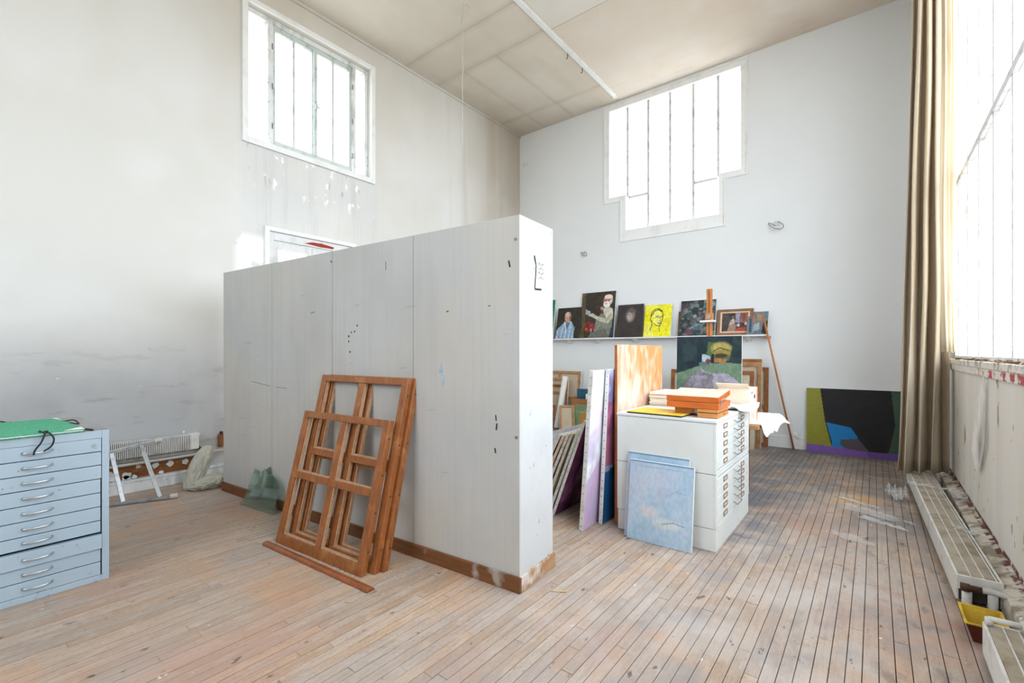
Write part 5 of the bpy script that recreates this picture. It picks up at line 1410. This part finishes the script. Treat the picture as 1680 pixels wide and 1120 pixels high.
# ================================================================== CONVECTORS ALONG THE RIGHT WALL
def convector(label, loc, rotz, ln):
    o = empty('convector', loc, (0, 0, R(rotz))); tag(o, label, 'radiator', 'low convectors along the glazing')
    w, h = 0.185, 0.165
    MB().box(0, 0.012, 0, ln, 0.025, h).build('front_panel', M['rad_white'], o, bevel=0.003)
    MB().box(w - 0.012, w, 0, ln, 0.025, h).build('back_panel', M['rad_white'], o, bevel=0.003)
    MB().box(0.012, w - 0.012, 0.002, ln - 0.002, 0.03, h - 0.02).build('core', M['rad_dark'], o)
    MB().box(0.0, w, -0.012, 0, 0.09, h + 0.002).build('end_cap', M['rad_white'], o, bevel=0.003)
    MB().box(0.0, w, ln, ln + 0.012, 0.03, h + 0.002).build('end_cap', M['rad_white'], o, bevel=0.003)
    for a in (0.012, 0.062, 0.112):
        MB().box(a + 0.0465, a + 0.052, 0, ln, h - 0.02, h + 0.003).build('grille_rib', M['rad_white'], o)
        g = MB(); y = 0.004
        while y < ln - 0.012:
            g.box(a + 0.001, a + 0.046, y, y + 0.0085, h - 0.018, h - 0.001); y += 0.0125
        tag(g.build('grille_fins', M['rad_dust'], o), kind='stuff')
    for xx in (0.03, 0.13):
        MB().box(xx, xx + 0.028, 0.03, 0.06, 0, 0.03).build('foot', M['rad_white'], o)
        MB().box(xx, xx + 0.028, ln - 0.06, ln - 0.03, 0, 0.03).build('foot', M['rad_white'], o)
    return o


convector('long low white convector with dusty grille under the curtain', (0.355, 3.545, 0.001), 1.6, 3.0)
convector('low white convector with dusty grille nearest the camera', (0.388, 0.55, 0.001), 0.0, 2.43)
# connecting pipe with dark joint
cp = empty('heating_pipe', (0.5, 3.3, 0)); tag(cp, 'bent white heating pipe with dark joint linking both convectors', 'pipe')
MB().tube(ribbon([(-0.055, 0.17, 0.13), (0.0, 0.165, 0.135), (0.07, 0.12, 0.13), (0.09, 0.02, 0.10), (0.095, -0.12, 0.06), (0.105, -0.30, 0.04)]), 0.015, 10).build('pipe', M['pipe_paint'], cp, smooth=True)
MB().tube([(-0.135, 0.175, 0.128), (-0.10, 0.172, 0.128), (-0.095, 0.172, 0.128), (-0.05, 0.17, 0.13)], 0.02, 10, rr=[0.022, 0.022, 0.017, 0.017]).build('joint', M['copper_dark'], cp, smooth=True)
for xx in (-0.105, -0.005):
    MB().tube([(xx, 0.205, 0.0), (xx, 0.205, 0.10)], 0.021, 12).build('stub_pipe', M['rad_white'], cp, smooth=True)
vt = MB().tube([(0.0, 0, 0), (0.0, 0, 0.03)], 0.014, 10).tube([(0.0, 0.0, 0.026), (0.12, 0.0, 0.03)], 0.012, 8).tube([(0.115, 0, 0.005), (0.115, 0, 0.045)], 0.018, 10).build('radiator_valve', M['rad_white'], None, (0.405, 2.965, 0.171), smooth=True)
tag(vt, 'white knobbed valve on end of the nearest convector', 'valve')

# yellow tray between the convectors
ty = empty('plastic_tray', (0.345, 3.10, 0.0)); tag(ty, 'yellow lined dark red plastic tray between the convectors', 'tray')
x0, x1, y0, y1, h = 0.0, 0.15, 0.0, 0.22, 0.095
ins = 0.03
def frustum(m, e0, e1, za, zb):
    mb = MB()
    mb.v += [(x0 + ins + e0, y0 + ins + e0, za), (x1 - ins - e0, y0 + ins + e0, za), (x1 - ins - e0, y1 - ins - e0, za), (x0 + ins + e0, y1 - ins - e0, za),
             (x0 + e1, y0 + e1, zb), (x1 - e1, y0 + e1, zb), (x1 - e1, y1 - e1, zb), (x0 + e1, y1 - e1, zb)]
    mb.f += [(3, 2, 1, 0), (0, 1, 5, 4), (1, 2, 6, 5), (2, 3, 7, 6), (3, 0, 4, 7)]
    return mb
frustum(None, 0, 0, 0.001, h).build('outer_shell', M['tray_brown'], ty)
frustum(None, 0.003, 0.004, 0.006, h).build('lining', M['tray_yellow'], ty)
rm = MB()
for a in ((-0.006, 0.005, -0.006, y1 + 0.006), (x1 - 0.005, x1 + 0.006, -0.006, y1 + 0.006), (0.005, x1 - 0.005, -0.006, 0.005), (0.005, x1 - 0.005, y1 - 0.005, y1 + 0.006)):
    rm.box(a[0], a[1], a[2], a[3], h - 0.001, h + 0.004)
rm.build('rim', M['tray_yellow'], ty)

# torn film hanging from the sill
def film(s_, t):
    lft = 0.03 + 0.50 * min(1, t / 0.8) - (max(0, t - 0.8) / 0.2) * 0.22
    rgt = -0.01 - 0.03 * t + (max(0, t - 0.7) / 0.3) * 0.20
    y = rgt + (lft - rgt) * s_
    return (-0.012 - 0.02 * math.sin(math.pi * s_) * min(1, t * 3) - 0.008 * nz(s_ * 2, t * 2, 2) - 0.012 * max(0, s_ - 0.55) , y, -0.68 * t - 0.05 * t * s_)
tf = sheet(12, 26, film).build('plastic_film', M['film'], None, (XR - 0.008, 4.55, 1.235), smooth=True)
tag(tf, 'torn milky plastic film hanging from the peeling sill', 'plastic film')

# plastic scraps on the floor and convector
def scrap(label, cx, cy, cz, w, l, rot, seed, puff=0.025, mk_='plastic'):
    o = sheet(10, 18, lambda s, t: ((s - 0.5) * w * (0.8 + 0.5 * nz(t * 3, seed, 1)), (t - 0.5) * l + 0.04 * nz(s * 3, seed, 5), 0.003 + puff * abs(nz(s * 2.5, t * 4 + seed, 2)) + puff * 0.5 * abs(nz(s * 7, t * 9, seed)))).build('plastic_scrap', M[mk_], None, (cx, cy, cz), (0, 0, R(rot)), smooth=True)
    return tag(o, label, 'plastic scrap', 'clear plastic scraps on the floor')


scrap('long narrow clear plastic strip farthest from camera on the open floor', -0.12, 5.33, 0, 0.05, 0.36, 60, 1)
scrap('broad clear plastic sheet lying flat on the open floor', -0.03, 5.06, 0, 0.20, 0.42, 66, 2, 0.02)
scrap('bright crinkled plastic strip in the middle of the floor', 0.05, 4.80, 0, 0.06, 0.32, 62, 3, 0.03)
scrap('faint flat plastic sheet nearest the camera on the floor', -0.14, 4.29, 0, 0.12, 0.30, 65, 4, 0.01)
scrap('standing crumpled plastic at the foot of curtain', 0.165, 5.72, 0, 0.13, 0.24, 20, 5, 0.16)
scrap('small torn plastic chip beside the long convector', 0.22, 4.95, 0, 0.05, 0.09, 40, 9, 0.02)
scrap('shiny plastic strip lying across the far end of convector', 0.40, 5.62, 0.172, 0.09, 0.34, 70, 6, 0.03)
scrap('crumpled plastic lump on the wall ledge by the curtain', 0.565, 5.45, 0.172, 0.10, 0.26, 20, 7, 0.05)
scrap('small plastic piece on middle of the long convector', 0.50, 4.38, 0.172, 0.07, 0.16, 50, 8, 0.03)

# bits on the floor
for i, (x_, y_, s, lab) in enumerate(((-2.165, 0.70, 0.022, 'flat white paper chip on the floor before blue chest'), (-2.31, 1.605 - 0.15, 0.014, 'tiny wood splinter near the end of brown strip'), (-1.45, 2.28, 0.03, 'tan wood splinter on floor by the partition end'))):
    m_ = 'white_paper' if i == 0 else 'cardboard'
    o = MB().prism([(-s * 1.6, -s * 0.35), (s * 1.5, -s * 0.5), (s * 1.7, s * 0.3), (-s * 1.4, s * 0.45)] if i == 0 else [(-s * 1.6, -s * 0.1), (s * 1.5, -s * 0.2), (s * 1.6, s * 0.08), (-s * 1.4, s * 0.15)], 0, 0.004).build('floor_scrap', M[m_], None, (x_, y_, 0.0012), (0, 0, R(35)))
    tag(o, lab, 'scrap')

# ================================================================== CEILING CONDUIT, HANGING WIRE, WALL WIRES
cd = empty('ceiling_conduit', (-3.62, 4.0, ZC)); tag(cd, 'long flat white conduit running along the ceiling to back window', 'conduit')
MB().box(-0.036, 0.036, -6.9, 3.58, -0.032, 0).build('channel', M['white_trim'], cd, bevel=0.004)
MB().box(-0.042, 0.042, 3.56, 3.60, -0.037, 0).build('end_cap', M['white_trim'], cd, bevel=0.004)
for y_ in (2.05, 2.5):
    MB().tube([(-0.06, y_, 0), (-0.06, y_, -0.05), (-0.07, y_, -0.075), (-0.09, y_, -0.07)], 0.006, 6).build('hook', M['copper_dark'], cd)
wpts = [(0, 0, 0.0)]
rr = random.Random(4)
for k in range(1, 26):
    wpts.append((0.02 * nz(k * 0.4, 1) + rr.uniform(-0.003, 0.003), 0.02 * nz(k * 0.4, 5) + rr.uniform(-0.003, 0.003), -1.87 * k / 25))
hw = MB().tube(ribbon(wpts), 0.004, 5).tube(ribbon([(0.0, 0, -0.06), (0.04, 0.03, -0.03), (0.07, 0.05, -0.07), (0.05, 0.06, -0.10)]), 0.003, 5).build('hanging_wire', M['wire'], None, (-4.22, 4.32, ZC - 0.002), smooth=True)
tag(hw, 'thin pale electric wire dangling from the ceiling', 'wire')
for (px, pz, sc, lab) in ((-4.339, 3.26, 0.055, 'small tangle of cut wires on back wall above shelf portraits'), (-1.139, 3.256, 0.075, 'curled loop of cut wires on back wall right of window')):
    wi = empty('wall_wires', (px, YB, pz)); tag(wi, lab, 'wire')
    MB().tube([(0, 0, 0), (0, -0.012, 0)], 0.022, 12).build('wire_outlet', M['white_trim'], wi)
    for k in range(2):
        pts = [(0, -0.012, 0)] + [(sc * math.cos(a * 0.8 + k * 2) * (1 + 0.3 * k), -0.03 - 0.006 * a, sc * 0.8 * math.sin(a * 0.9 + k)) for a in range(1, 8)]
        MB().tube(ribbon(pts), 0.0045, 6).build('wire', M['wire_dark' if k else 'wire'], wi, smooth=True)
